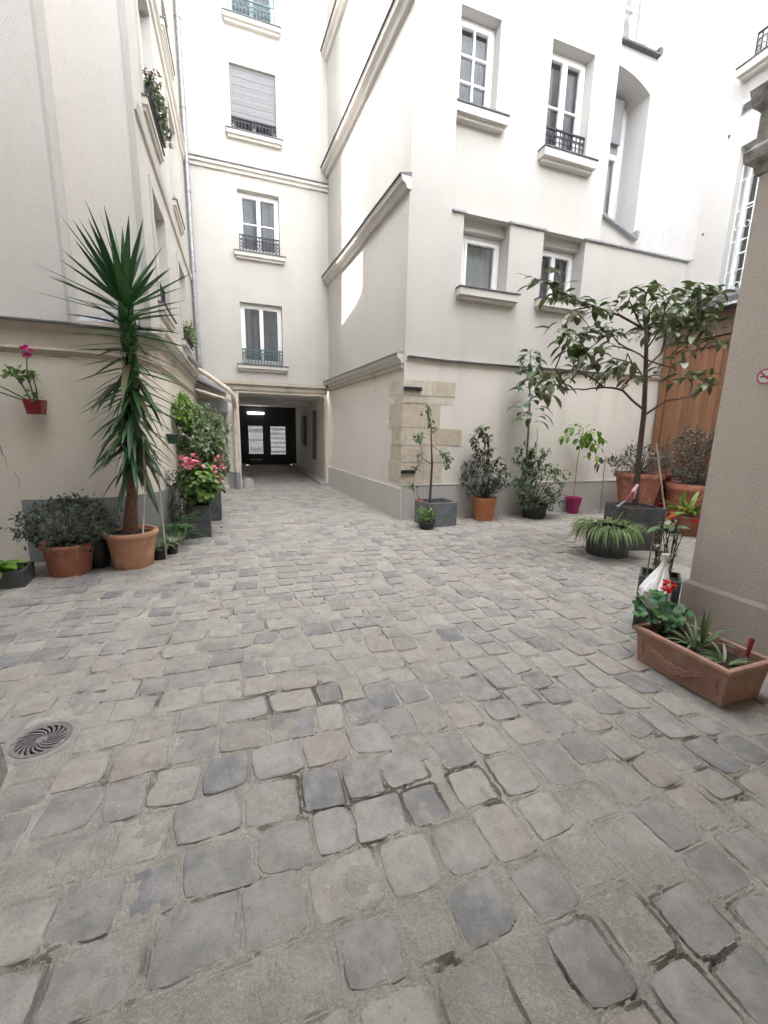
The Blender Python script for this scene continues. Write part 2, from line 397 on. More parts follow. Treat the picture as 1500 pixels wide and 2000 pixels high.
# courses along x: the left, the middle and all of the far yard
y = .16
while y < 18:
    pitch = srng.uniform(.185, .215) if y < 3 else srng.uniform(.165, .20)
    x = -3.3+srng.uniform(0, .2)
    while x < 8.3:
        w = srng.uniform(.15, .26) if y < 4 else srng.uniform(.16, .25)
        cx = x+w/2; xx = cx; yy = y+pitch/2+wob(cx, y, 1)+.03*math.sin(cx*1.1+.4)
        lim = .62+.1*math.sin(yy*1.7) if yy < 2.2 else .62+(yy-2.2)*.42
        if not (xx > lim and yy < 5.0) and abs(xx+.885+.02*math.sin(yy*3)) > .1 and inpave(xx, yy):
            stones.append((xx, yy, w-srng.uniform(.008, .022), pitch-srng.uniform(.008, .02), srng.gauss(0, .03)))
        x += w
    y += pitch
# courses along y: the right side
x = .60
while x < 8.3:
    pitch = srng.uniform(.175, .21); yy0 = .1+srng.uniform(0, .2)
    while yy0 < 5.0:
        l = srng.uniform(.15, .26); yy = yy0+l/2; xx = x+pitch/2+wob(x, yy, 2)+.03*math.sin(yy*1.3)
        lim = .62+.1*math.sin(yy*1.7) if yy < 2.2 else .62+(yy-2.2)*.42
        if xx > lim+.02 and inpave(xx, yy): stones.append((xx, yy, pitch-srng.uniform(.010, .024), l-srng.uniform(.010, .022), srng.gauss(0, .035)))
        yy0 += l
    x += pitch
# one straight file of setts along the old gutter on the left
y = 1.3
while y < 5.2:
    l = srng.uniform(.17, .23)
    if inpave(-.885, y+l/2): stones.append((-.885+.02*math.sin(y*3), y+l/2, .165, l-.025, srng.gauss(0, .03)))
    y += l
def vis(s):                                             # how large a sett shows from the arch
    p = Vector((s[0], s[1], 0))-Vector((0, 0, 1.5)); z = p.dot(fwd)
    if z < .2: return 0
    a, b = p.dot(r2)/z, p.dot(u2)/z
    if abs(a) > 760/797.8 or abs(b) > 1010/797.8: return 0
    return s[2]*s[3]/z**3
stones.sort(key=lambda s: -vis(s))
def sheet(x0, x1, y0, y1, st, edge):
    """mortar between the setts: uneven, smeared over some stones, cracked open along some of their edges"""
    xs = np.arange(x0, x1+st*.5, st); ys = np.arange(y0, y1+st*.5, st); X, Y = np.meshgrid(xs, ys)
    z = np.array([gh(x, y) for x, y in zip(X.ravel(), Y.ravel())]).reshape(X.shape)
    ck = np.array([noise.noise((x*2.6+20, y*2.6, 7))+.55*noise.noise((x*9, y*9, 4)) for x, y in zip(X.ravel()[::1], Y.ravel())]).reshape(X.shape)
    jt = np.array([noise.noise((x*34, y*34, 6)) for x, y in zip(X.ravel(), Y.ravel())]).reshape(X.shape)*.006
    sm = np.array([noise.noise((x*4.5, y*4.5, 12))+.6*noise.noise((x*15, y*15, 13)) for x, y in zip(X.ravel(), Y.ravel())]).reshape(X.shape)
    smear = .007*np.clip((sm-.30)*2.2, 0, 1)*np.clip((3.4-Y)/1.5, .25, 1)
    crack = np.clip((ck-.22)*3, 0, 1)
    for s in stones:
        if not (x0-.2 < s[0] < x1+.2 and y0-.2 < s[1] < y1+.2): continue
        i0, i1 = np.searchsorted(xs, (s[0]-.17, s[0]+.17)); j0, j1 = np.searchsorted(ys, (s[1]-.17, s[1]+.17))
        if i1 <= i0 or j1 <= j0: continue
        dx, dy = X[j0:j1, i0:i1]-s[0], Y[j0:j1, i0:i1]-s[1]; c, n = math.cos(s[4]), math.sin(s[4])
        qx, qy = np.abs(dx*c+dy*n)-s[2]/2+.02, np.abs(-dx*n+dy*c)-s[3]/2+.02
        sd = np.hypot(np.maximum(qx, 0), np.maximum(qy, 0))+np.minimum(np.maximum(qx, qy), 0)-.02+jt[j0:j1, i0:i1]
        z[j0:j1, i0:i1] -= np.where(sd < -.008, .0035, 0)+np.where(np.abs(sd-.0005) < .0042, .02*(.22+.78*crack[j0:j1, i0:i1]), 0)
    z += smear
    z[np.hypot(X-DR[0], Y-DR[1]) < .135] = -.12
    for side, on in zip((X-x0, x1-X, Y-y0, y1-Y), edge):
        if on: z -= np.clip(.06-side, 0, 1)*.5
    n = len(xs); b = np.arange((len(ys)-1)*n).reshape(len(ys)-1, n)[:, :-1].ravel()
    gm.add(np.stack([X.ravel(), Y.ravel(), z.ravel()], 1).tolist(), np.stack([b, b+1, b+n+1, b+n], 1).tolist())
gm = MB()
sheet(-1.4, 2.7, .28, 2.45, .0068, (0, 0, 0, 0)); sheet(-2.6, -1.4, .28, 2.45, .016, (0, 0, 0, 0)); sheet(2.7, 4.5, .28, 2.45, .016, (0, 0, 0, 0))
sheet(-2.6, 4.5, 2.45, 4.4, .013, (0, 0, 0, 0)); sheet(-2.6, 4.5, 4.4, 6.6, .03, (0, 0, 0, 0))
for q_ in ((-60, -60, 60, .27), (-60, 6.61, 60, 60), (-60, .27, -2.61, 6.61), (4.51, .27, 60, 6.61)):
    gm.quad((q_[0], q_[1], .0035), (q_[2], q_[1], .0035), (q_[2], q_[3], .0035), (q_[0], q_[3], .0035))
gm.quad((-60, -60, -.2), (60, -60, -.2), (60, 60, -.2), (-60, 60, -.2))
ground = structure(gm.build('ground', MT['grout'], smooth=True))
def stone_h(x, y):
    near = max(0, min(1, (2.6-y)/1.6))
    return srng.uniform(.005, .0085)+.001+(srng.uniform(-.008, -.003) if srng.random() < .10+.15*near else 0)
far = MB()
for i, s in enumerate(stones):
    if vis(s) == 0 and math.hypot(s[0], s[1]) > 3.5 and not (s[0] < 2.6): continue
    vs, fs = stone_geo(*s[:5], stone_h(s[0], s[1]), s[1] > 1.9)
    if i < 300:
        m = MB(); m.cur = srng.random(); m.add(vs, fs); m.build('cobblestone', MT['cobble'], ground, smooth=True)
    else: far.cur = srng.random(); far.add(vs, fs)
stuff(far.build('cobblestone_paving', MT['cobble'], ground, smooth=True))
gr_ = MB()
for k in range(420):                                    # loose grit and crumbs of mortar
    x, y = srng.uniform(-1.3, 3.2), .5+srng.random()**1.3*5.5; r = srng.uniform(.0015, .0042)
    if srng.random() < .04: r *= 1.8
    if not inpave(x, y): continue
    z = .009; vs = [(x+r*srng.uniform(.6, 1.3)*math.cos(a)*1, y+r*srng.uniform(.6, 1.3)*math.sin(a), z) for a in (0, 1.26, 2.51, 3.77, 5.03)]+[(x, y, z+r*1.2)]
    gr_.add(vs, [(i, (i+1) % 5, 5) for i in range(5)])
stuff(gr_.build('grit', MT['grit'], ground))
lv_ = MB()
for k in range(46):                                     # bits of dry leaf along the wall bases and by the pots
    x, y = srng.choice([(srng.uniform(-.95, -.2), srng.uniform(4.6, 9)), (srng.uniform(2.7, 7), srng.uniform(5.2, 6.2)), (srng.uniform(2.0, 2.5), srng.uniform(6.6, 10)), (srng.uniform(2.2, 3.2), srng.uniform(2, 3.4))])
    lv_.leaf((x, y, .02), (math.cos(k), math.sin(k), .05), srng.uniform(.025, .05), srng.uniform(.012, .022), .3, 2)
stuff(lv_.build('dry_leaf_bits', MT['dry_leaf'], ground))
# ================================================================== wall tools
def panel(mb, F, a0, a1, z0, z1, ops=(), d=0):
    """a wall face with openings whose reveals run back into the wall; ops = (a0, a1, z0, z1, depth)"""
    A = sorted({a0, a1, *[o[0] for o in ops], *[o[1] for o in ops]}); Z = sorted({z0, z1, *[o[2] for o in ops], *[o[3] for o in ops]})
    A = [a for a in A if a0 <= a <= a1]; Z = [z for z in Z if z0 <= z <= z1]
    flip = F.u.cross(Vector((0, 0, 1))).dot(F.n) < 0
    def q(*p):
        p = [F.p(*x) for x in p]; mb.add(p[::-1] if flip else p, ((0, 1, 2, 3),))
    for i in range(len(A)-1):
        for j in range(len(Z)-1):
            ca, cz = (A[i]+A[i+1])/2, (Z[j]+Z[j+1])/2
            if any(o[0] < ca < o[1] and o[2] < cz < o[3] for o in ops): continue
            q((A[i], d, Z[j]), (A[i+1], d, Z[j]), (A[i+1], d, Z[j+1]), (A[i], d, Z[j+1]))
    for o0, o1, p0, p1, dep in ops:
        e = d-dep
        q((o0, d, p1), (o1, d, p1), (o1, e, p1), (o0, e, p1))
        if p0 >= z0: q((o0, e, p0), (o1, e, p0), (o1, d, p0), (o0, d, p0))
        p0 = max(p0, z0)
        q((o0, e, p0), (o0, d, p0), (o0, d, p1), (o0, e, p1)); q((o1, d, p0), (o1, e, p0), (o1, e, p1), (o1, d, p1))
def moulding(mb, pts, prof, side):
    """a profile (out, z) run along a plan polyline; side = +1 puts 'out' on the left of the run"""
    P = [Vector((x, y)) for x, y in pts]; n = len(P); rows = []
    for i in range(n):
        d1 = (P[i]-P[i-1]).normalized() if i > 0 else (P[1]-P[0]).normalized()
        d2 = (P[i+1]-P[i]).normalized() if i < n-1 else d1
        n1 = Vector((-d1.y, d1.x))*side; n2 = Vector((-d2.y, d2.x))*side
        m = (n1+n2).normalized(); k = 1/max(.4, m.dot(n1))
        rows.append([(P[i].x+m.x*o*k, P[i].y+m.y*o*k, z) for o, z in prof])
    c = len(prof); vs = [p for r in rows for p in r]
    fs = []
    for i in range(n-1):
        for k in range(c):
            q = (i*c+k, (i+1)*c+k, (i+1)*c+(k+1) % c, i*c+(k+1) % c)
            fs.append(q if side < 0 else q[::-1])
    fs += [tuple(range(c)), tuple(range((n-1)*c, n*c))[::-1]]
    mb.add(vs, fs)
def window(parent, F, a0, a1, z0, z1, dep, leaves=2, cols=1, rows=2, curtain=True, frame=.055, mat='white_paint', back=.25):
    """frame and sashes as one part, each pane and the curtain under it"""
    m = MB(); d0, d1 = -dep, -dep+.06; e = .004
    A0, A1, Z0, Z1 = a0+e, a1-e, z0+e, z1-e
    m.fbox(F, A0, A0+frame, d0, d1, Z0, Z1); m.fbox(F, A1-frame, A1, d0, d1, Z0, Z1)
    m.fbox(F, A0+frame, A1-frame, d0, d1, Z0, Z0+frame*1.3); m.fbox(F, A0+frame, A1-frame, d0, d1, Z1-frame, Z1)
    ia0, ia1, iz0, iz1 = A0+frame, A1-frame, Z0+frame*1.3, Z1-frame; panes = []
    lw = (ia1-ia0)/leaves; sf = frame*.75
    for k in range(leaves):
        s0, s1 = ia0+k*lw+.002, ia0+(k+1)*lw-.002
        m.fbox(F, s0, s0+sf, d0+.008, d1+.012, iz0+.002, iz1-.002); m.fbox(F, s1-sf, s1, d0+.008, d1+.012, iz0+.002, iz1-.002)
        m.fbox(F, s0+sf, s1-sf, d0+.008, d1+.012, iz0+.002, iz0+sf*1.4); m.fbox(F, s0+sf, s1-sf, d0+.008, d1+.012, iz1-sf, iz1-.002)
        g0, g1, h0, h1 = s0+sf, s1-sf, iz0+sf*1.4, iz1-sf; b = .012
        for c in range(1, cols):
            x = g0+(g1-g0)*c/cols; m.fbox(F, x-b, x+b, d0+.012, d1+.006, h0, h1)
        for r in range(1, rows):
            z = h0+(h1-h0)*r/rows; m.fbox(F, g0, g1, d0+.016, d1+.002, z-b, z+b)
        for c in range(cols):
            for r in range(rows):
                panes.append((g0+(g1-g0)*c/cols, g0+(g1-g0)*(c+1)/cols, h0+(h1-h0)*r/rows, h0+(h1-h0)*(r+1)/rows))
    w = m.build('window', MT[mat], parent)
    for p in panes:
        g = MB(); g.fbox(F, p[0], p[1], d0+.022, d0+.030, p[2], p[3]); g.build('pane', MT['glass'], w)
    r = MB(); r.fbox(F, A0-.2, A1+.2, d0-back-.04, d0-back, Z0-.2, Z1+.2); r.build('room_back', MT['room'], w)  # dark sheet: the dim room's shade put into its colour
    if curtain:
        g = MB(); n = 26; vs = []
        for i in range(n+1):
            t = i/n; a = ia0+(ia1-ia0)*t; q = d0-.09+.009*math.sin(t*38)+.004*math.sin(t*91)
            if curtain == 'split' and .40 < t < .60: q -= .0
            vs += [F.p(a, q, iz0), F.p(a, q, iz1-.02)]
        fs = [(2*i, 2*i+2, 2*i+3, 2*i+1) for i in range(n) if not (curtain == 'split' and .36 < (i+.5)/n < .62)]
        g.add(vs, fs); g.build('curtain', MT['curtain_pale' if curtain == 'pale' else 'curtain'], w, smooth=True)
    return w
def sill(parent, F, a0, a1, z, out=.12, h=.10, cap=True):
    m = MB(); m.fbox(F, a0, a1, -.01, out, z-h, z-.012); m.fbox(F, a0+.03, a1-.03, -.01, out*.6, z-h-.05, z-h+.001)
    s = m.build('window_sill', MT['trim'], parent)
    if cap:
        c = MB(); c.fbox(F, a0-.012, a1+.012, -.01, out+.018, z-.0118, z+.006); c.build('lead_flashing', MT['zinc_dark'], s)
    return s
def railing(parent, F, a0, a1, z0, z1, d, mat='iron', step=.075):
    m = MB(); Z = Vector((0, 0, 1)); b = .008
    for z, t in ((z1, .014), (z0+.02, .009), (z1-(z1-z0)*.24, .007)): m.fbox(F, a0, a1, d-t, d+t, z-t, z+t)
    n = max(3, int(round((a1-a0)/step)))
    for i in range(n+1):
        a = a0+(a1-a0)*i/n; m.fbox(F, a-.006, a+.006, d-.006, d+.006, z0, z1)
    r = (a1-a0)/n/2*.86; zt = z1-(z1-z0)*.12
    for i in range(n):
        a = a0+(a1-a0)*(i+.5)/n
        m.ring(F.p(a, d, zt), min(r, (z1-z0)*.1), .005, F.u, Z, 8)
        for k in (.2, .40, .58): m.ring(F.p(a, d, z0+.02+(z1-z0)*k), r, .0055, F.u, Z, 9)
    return m.build('balcony_railing', MT[mat], parent)
# ================================================================== BACK BUILDING with the carriage passage
bb = thing('passage_building', 'tall cream plastered building across the end of the yard with an open carriage passage', 'building', (1, 11, 0))
FB = Fr((0, 11), (1, 0), (0, -1))
wins = [(.13, 1.10, 3.04, 4.45), (.17, 1.09, 5.52, 6.82), (.11, 1.08, 7.92, 9.20), (.14, 1.10, 10.02, 11.35)]
m = MB()
panel(m, FB, -.97, 2.26, 2.62, 7.15, [(a, b, c, d, .2) for a, b, c, d in wins[:2]])
m.build('wall', MT['wall'], bb)
m = MB()
panel(m, FB, -.97, 2.26, 7.15, 14, [(a, b, c, d, .2) for a, b, c, d in wins[2:]])
m.build('wall', MT['wall'], bb)
m = MB(); panel(m, FB, -.97, -.08, 0, 2.62, [(-.86, -.30, .05, 2.15, .35)], 0)
panel(m, FB, -.08, 2.20, 2.40, 2.62)
m.fbox(FB, -.90, 2.2, -.6, -.35, 2.402, 2.62); m.build('wall', MT['wall_low'], bb)
m = MB(); m.fbox(FB, -.92, 2.24, -.01, .05, 7.10, 7.17); m.fbox(FB, -.92, 2.24, -.01, .10, 7.17, 7.23); b = m.build('string_course', MT['trim'], bb)
m = MB(); m.fbox(FB, -.92, 2.24, -.01, .125, 7.231, 7.25); m.build('lead_flashing', MT['zinc_dark'], b)
m = MB(); m.fbox(FB, -.42, 2.2, -.01, .07, 2.44, 2.56); m.fbox(FB, -.46, 2.2, -.01, .13, 2.56, 2.64); m.build('passage_cornice', MT['stain_trim'], bb)
window(bb, FB, *wins[0], .2, 2, 1, 1, curtain=True)
window(bb, FB, *wins[1], .2, 2, 1, 2, curtain='split')
window(bb, FB, *wins[2], .2, 2, 1, 1, curtain=False)
window(bb, FB, *wins[3], .2, 2, 1, 1, curtain=True, mat='teal_paint')
for (a, b, c, d), mt, h in ((wins[0], 'teal_iron', .36), (wins[1], 'iron', .38), (wins[2], 'iron', .30), (wins[3], 'teal_iron', .40)):
    sill(bb, FB, a-.11, b+.11, c-.01, .13, .09); railing(bb, FB, a+.01, b-.01, c+.01, c+h, -.03, mt)
sh = MB(); a, b, c, d = wins[2]                         # the roller shutter, slat by slat
sh.fbox(FB, a+.004, a+.04, -.07, -.045, c+.26, d-.004); sh.fbox(FB, b-.04, b-.004, -.07, -.045, c+.26, d-.004)
rs = sh.build('roller_shutter', MT['shutter'], bb); z = c+.27
while z < d-.05:
    s = MB(); s.fbox(FB, a+.041, b-.041, -.066, -.052+.003*math.sin(z*40), z, z+.048); s.build('slat', MT['shutter'], rs); z += .05
# two teal shutters folded beside the top window
for x0 in (.16, 1.02):
    s = MB(); s.fbox(FB, x0, x0+.06, -.14, -.02, 10.05, 11.3); s.build('folded_shutter', MT['teal_paint'], bb)
# the passage itself
pm = MB()
pm.quad((0.0, 11.351, 0), (0.0, 18.3, 0), (0.0, 18.3, 2.62), (0.0, 11.351, 2.62)); pm.quad((2.26, 18.3, 0), (2.26, 11.0, 0), (2.26, 11.0, 2.62), (2.26, 18.3, 2.62))
pm.fbox(FB, -.08, .0, -.36, -.0, .0, 2.40)
pm.build('passage_wall', MT['wall_low'], bb)
m = MB(); m.box(0, 2.26, 11.6, 18.3, 2.42, 2.62); m.box(0.0, 2.26, 13.9, 14.15, 2.28, 2.419); m.build('passage_ceiling', MT['ceiling'], bb)
m = MB(); m.box(2.04, 2.258, 11.02, 17.9, -.02, .085); m.box(.002, .16, 11.4, 17.9, -.02, .085); m.build('kerb', MT['kerb'], bb)
m = MB(); m.lathe((.16, 11.15, 0), [(.15, -.02), (.14, .1), (.10, .22), (.0, .26)], 12); m.build('guard_stone', MT['kerb'], bb, smooth=True)
m = MB(); m.tube([(2.2, 11.05, .05), (2.2, 11.05, 2.2), (2.12, 10.98, 2.38), (1.9, 10.96, 2.42)], .03, 8); m.tube([(2.24, 11.5, .1), (2.24, 11.5, 2.3)], .02, 6); m.build('passage_pipe', MT['cream_pipe'], bb, smooth=True)
m = MB(); m.box(2.14, 2.25, 15.0, 15.7, .95, 2.0); m.build('meter_cupboard', MT['zinc_dark'], bb); m = MB(); m.box(2.16, 2.25, 13.0, 13.2, .6, 2.1); m.build('pipe_casing', MT['zinc_dark'], bb)
m = MB(); m.lathe((1.1, 13.2, 2.34), [(.11, .08), (.10, .03), (.05, .0)], 14); m.build('ceiling_lamp', MT['white_paint'], bb, smooth=True)
# street door: black frame with two glazed and grilled leaves
dr = MB(); DY = 18.0
FD = Fr((0, DY), (1, 0), (0, -1))
op = [(.32, .90, .48, 1.62), (1.20, 1.82, .46, 1.62)]
panel(dr, FD, .001, 2.259, .03, 2.418, [(a, b, c, d, .06) for a, b, c, d in op]); 
for a, b in ((.24, .30), (.92, 1.0), (1.1, 1.18), (1.85, 1.93)): dr.fbox(FD, a, b, .001, .03, .06, 2.0)
for z in (.06, .40, 1.66, 2.0): dr.fbox(FD, .301, 1.1, .001, .022, z, z+.05)
street_door = dr.build('street_door', MT['door_black'], bb)
for a, b, c, d in op[:2]:
    g = MB(); g.fbox(FD, a, b, -.06, -.05, c, d); g.build('pane', MT['frosted'], street_door)
    g = MB(); n = 6
    for i in range(n+1):
        x = a+(b-a)*i/n; g.fbox(FD, x-.009, x+.009, -.03, -.012, c, d)
    for i in range(n):
        for k in range(6 if a > 1 else 3): g.ring(FD.p(a+(b-a)*(i+.5)/n, -.02, c+(d-c)*((k+.6)/(6.2 if a > 1 else 3.2))), .042, .008, FD.u, (0, 0, 1), 8)
    for z in (c+.1, d-.15): g.fbox(FD, a, b, -.03, -.012, z, z+.018)
    g.build('door_grille', MT['zinc'], street_door)
m = MB(); m.fbox(FD, .32, .96, .06, .10, 2.10, 2.17); m.build('tube_lamp', MT['lit_tube'], bb)
m = MB(); m.fbox(FD, .35, .85, .023, .045, .22, .27); m.build('push_bar', MT['zinc'], street_door)
m = MB(); m.box(.3, 2.0, 17.94, 18.05, -.01, .035); m.build('threshold', MT['zinc'], bb)
# doorway left of the passage
m = MB(); m.box(-.97, -.09, 11.36, 17.9, -.1, 2.6); m.fbox(FB, -.855, -.302, -.345, -.28, .05, 1.86); dd = m.build('door', MT['wall_low'], bb)  # long block behind the door is added to stop light leaking in
m = MB()
for k in range(3): m.fbox(FB, -.80, -.36, -.279, -.262, .2+k*.55, .62+k*.55)
m.build('door_panel', MT['trim'], dd)
m = MB(); m.fbox(FB, -.90, -.25, -.01, .08, 1.88, 2.16); m.build('shutter_box', MT['zinc'], bb)
m = MB(); m.fbox(FB, -.30, -.08, .001, .03, 0, .42); m.build('grey_dado', MT['dado_dark'], bb)
# canopy over the doorway
m = MB(); vs = [(-.9, 10.2, 2.62), (-.9, 10.98, 2.72), (-.32, 10.98, 2.46), (-.25, 10.2, 2.28)]
vs2 = [(x, y, z-.05) for x, y, z in vs]; m.add(vs+vs2, [(0, 1, 2, 3)[::-1], (4, 5, 6, 7), (0, 4, 7, 3)[::-1], (1, 2, 6, 5), (2, 3, 7, 6), (0, 1, 5, 4)])
cp = m.build('door_canopy', MT['zinc'], bb)
m = MB()
for k in range(6):
    y = 10.24+k*.13; z = 0.012*k
    m.add([(-.88, y, 2.50+z), (-.88, y+.1, 2.512+z), (-.28, y+.1, 2.25+z), (-.28, y, 2.24+z), (-.88, y, 2.545+z), (-.88, y+.1, 2.552+z), (-.28, y+.1, 2.29+z), (-.28, y, 2.28+z)], BOXF)
m.build('canopy_board', MT['roof_wood'], cp)
m = MB(); m.tube([(-.86, 10.12, 2.78), (-.55, 10.12, 2.60), (-.22, 10.12, 2.36), (-.12, 10.15, 2.25), (-.1, 10.3, 2.12), (-.1, 10.86, 2.02), (-.1, 10.88, 1.8), (-.1, 10.88, .02)], .05, 10)
m.tube([(-.88, 10.14, 2.32), (-.3, 10.14, 2.16), (-.16, 10.3, 2.1)], .03, 8); m.tube([(-.04, 10.93, 2.1), (-.04, 10.93, .05)], .03, 8)
m.build('cream_downpipe', MT['cream_pipe'], bb, smooth=True)
m = MB(); m.tube([(-.1, 10.88, .0), (-.1, 10.88, .42)], .065, 10); m.build('pipe_guard', MT['dado_dark'], bb, smooth=True)
# the street beyond the door
sb = thing('street_facade', 'pale house front glimpsed through the glass of the street door', 'building', (1, 26, 0))
m = MB(); FS = Fr((0, 26), (1, 0), (0, -1)); panel(m, FS, -10, 14, 0, 9, [(k*3-8, k*3-6.8, 1, 3, .2) for k in range(7)]); m.build('wall', MT['wall_white'], sb)
m = MB(); m.box(-10, -0.005, 18.05, 18.6, -.01, 14); m.box(2.265, 12, 18.05, 18.6, -.01, 14); m.box(-.005, 2.265, 18.3, 18.6, 2.425, 14); m.build('street_wall', MT['wall_low'], bb)
# ================================================================== RIGHT BUILDING
rb = thing('corner_building', 'cream plastered building on the right with an angled corner of exposed limestone blocks', 'building', (5, 6.6, 0))
C0 = Vector((2.56, 6.45)); C1 = Vector((2.25, 11.0)); dv = (C0-C1)
FSd = Fr((2.25, 11.0), (dv.x, dv.y), (dv.y, -dv.x)); LS = dv.length
FF = Fr((0, 6.45), (1, 0), (0, -1))
def sidewall(z0, z1, mt, d=0, ops=()):
    m = MB(); panel(m, FSd, 0, LS-0, z0, z1, ops, d); return m.build('wall', MT[mt], rb)
sidewall(0, 2.70, 'wall_low'); sidewall(2.70, 5.2, 'wall'); sidewall(5.2, 14, 'wall')
def run(pts, prof, side, name, mt, parent=rb):
    m = MB(); moulding(m, pts, prof, side); return m.build(name, MT[mt], parent)
sp = lambda d0=0, d1=LS: [tuple(FSd.p(d0, 0, 0))[:2], tuple(FSd.p(d1, 0, 0))[:2]]
# raked cornices along the passage side
for z, h, o, e in ((2.66, .14, .13, LS-.02), (5.14, .16, .15, LS+.02), (7.50, .17, .16, LS+.02), (9.82, .16, .14, LS-1.2)):
    c = run(sp(.0, e), [(-.02, z-h*.5), (o*.35, z-h*.45), (o*.55, z-h*.05), (o*.9, z+h*.1), (o, z+h*.55), (-.02, z+h*.55)], -1, 'cornice', 'trim')
    run(sp(.0, e), [(-.02, z+h*.555), (o+.025, z+h*.555), (o+.025, z+h*.66), (-.02, z+h*.95)], -1, 'lead_flashing', 'zinc_dark' if z > 3 else 'zinc', c)
run(sp(.0, LS-.03), [(-.02, 2.50), (.05, 2.52), (.055, 2.585), (-.02, 2.59)], -1, 'old_moulding', 'stain_trim')
# facade, ground floor: the thick lower wall with its stepped lead-capped piers
lowops = [(3.50, 4.37, 3.82, 4.92, .34), (5.05, 5.95, 3.83, 4.96, .34)]
m = MB(); panel(m, FF, 2.56, 8.5, 0, 2.69); m.build('wall', MT['wall_low'], rb)
m = MB(); panel(m, FF, 2.56, 8.5, 2.69, 4.92, [(a, b, c, 4.92, .34) for a, b, c, d, e in lowops]); m.build('wall', MT['wall'], rb)
FU = Fr((0, 6.62), (1, 0), (0, -1))
upops = [(3.36, 4.06, 6.42, 7.72, .24), (5.03, 5.90, 6.18, 7.76, .26)]
low2 = [(3.496, 4.374, 4.4, 4.76, .165), (5.046, 5.954, 4.4, 4.78, .165)]
m = MB(); panel(m, FU, 3.28, 6.42, 4.5, 14, upops+low2); m.build('wall', MT['wall'], rb)
m = MB(); m.box(2.56, 3.28, 6.45, 6.80, 4.921, 14); m.build('buttress', MT['wall'], rb)
for i, (a, b) in enumerate(((3.281, 3.50), (4.37, 5.05), (5.95, 8.5))):
    m = MB(); m.add([FF.p(a-.03*(i > 0), .035, 4.905), FF.p(b+.03*(i < 2), .035, 4.905), FF.p(b+.03*(i < 2), .035, 4.935), FF.p(a-.03*(i > 0), .035, 4.935), FF.p(a-.03*(i > 0), -.18, 4.96), FF.p(b+.03*(i < 2), -.18, 4.96)],
        [(0, 1, 2, 3), (3, 2, 5, 4), (0, 3, 4), (1, 5, 2), (0, 4, 5, 1)]); m.build('lead_cap', MT['zinc'], rb)
window(rb, FF, 3.62, 4.37, 3.82, 4.74, .34, 1, 1, 1, curtain='pale', frame=.06)
m = MB(); m.fbox(FF, 3.50, 3.62, -.335, -.28, 3.825, 4.74); m.fbox(FF, 5.05, 5.06, -.335, -.28, 3.835, 4.75); m.build('window_jamb', MT['wall'], rb)
window(rb, FF, 5.06, 5.95, 3.83, 4.76, .34, 2, 1, 1, curtain=True, frame=.05)
sill(rb, FF, 3.42, 4.55, 3.815, .14, .12); sill(rb, FF, 4.97, 6.06, 3.825, .14, .12)
window(rb, FU, *upops[0][:4], .24, 1, 2, 3, curtain=True, frame=.06)
window(rb, FU, *upops[1][:4], .26, 2, 1, 2, curtain='split', frame=.06)
sill(rb, FU, 3.285, 4.20, 6.40, .16, .13); sill(rb, FU, 4.92, 6.02, 6.16, .17, .13)
railing(rb, FU, 5.04, 5.89, 6.19, 6.58, -.06, 'iron', .085)
# string line over the ground floor, dado and its ledge
run([(2.59, 6.45), (8.2, 6.45)], [(-.01, 2.655), (.03, 2.66), (.045, 2.70), (-.01, 2.715)], -1, 'string_course', 'stain_trim')
m = MB(); m.tube([FF.p(2.6, .055, 2.70), FF.p(3.3, .055, 2.675), FF.p(4.2, .055, 2.68), FF.p(5.6, .055, 2.69), FF.p(7.9, .055, 2.70)], .016, 6); m.build('cable', MT['zinc_dark'], rb)
m = MB(); m.fbox(FF, 2.585, 8.2, .0, .035, 0, .60); m.build('dado', MT['dado'], rb)
m = MB(); m.fbox(FF, 2.585, 8.2, .0, .045, .6005, .617); m.build('dado_ledge', MT['wall'], rb)
m = MB(); m.fbox(FSd, .02, LS-.0, .0, .03, 0, .55); m.build('dado', MT['dado'], rb)
# exposed limestone quoins; each block its own piece
FFq = [(2.575, 3.06, 2.10, 2.345), (3.075, 3.50, 2.10, 2.345), (2.575, 2.98, 1.975, 2.09), (2.995, 3.49, 1.975, 2.09), (2.575, 2.93, 1.58, 1.965), (2.945, 3.235, 1.58, 1.965),
       (2.575, 3.14, 1.285, 1.57), (3.155, 3.67, 1.285, 1.57), (2.575, 3.02, 1.0, 1.275), (3.035, 3.40, 1.0, 1.275), (2.575, 2.99, .63, .99), (3.005, 3.32, .63, .99)]
for a, b, c, d in FFq:
    s = MB(); s.cur = rng.random(); o = U(.004, .016)
    if a < 2.6: a = 2.545
    s.fbox(FF, a, b, -.06, o, c+.003, d-.003); s.build('limestone_block', MT['limestone'], rb)
for L, c, d in ((.50, 2.12, 2.34), (.30, 1.98, 2.11), (.48, 1.58, 1.97), (.36, 1.29, 1.57), (.40, 1.0, 1.28), (.46, .63, .99)):
    s = MB(); s.cur = rng.random(); s.fbox(FSd, LS-L*1.18, LS-.015, -.06, U(.004, .014), c, d); s.build('limestone_block', MT['limestone'], rb)
for a, b, z in ((2.55, 2.86, 2.20), (2.54, 2.80, .84)):
    s = MB(); s.fbox(FF, a, b, .012, .05, z-.03, z+.03); s.build('iron_hinge', MT['iron'], rb)
s = MB(); s.fbox(FSd, LS-.62, LS-.56, 0, .04, 1.63, 1.69); s.build('wall_hook', MT['white_paint'], rb)
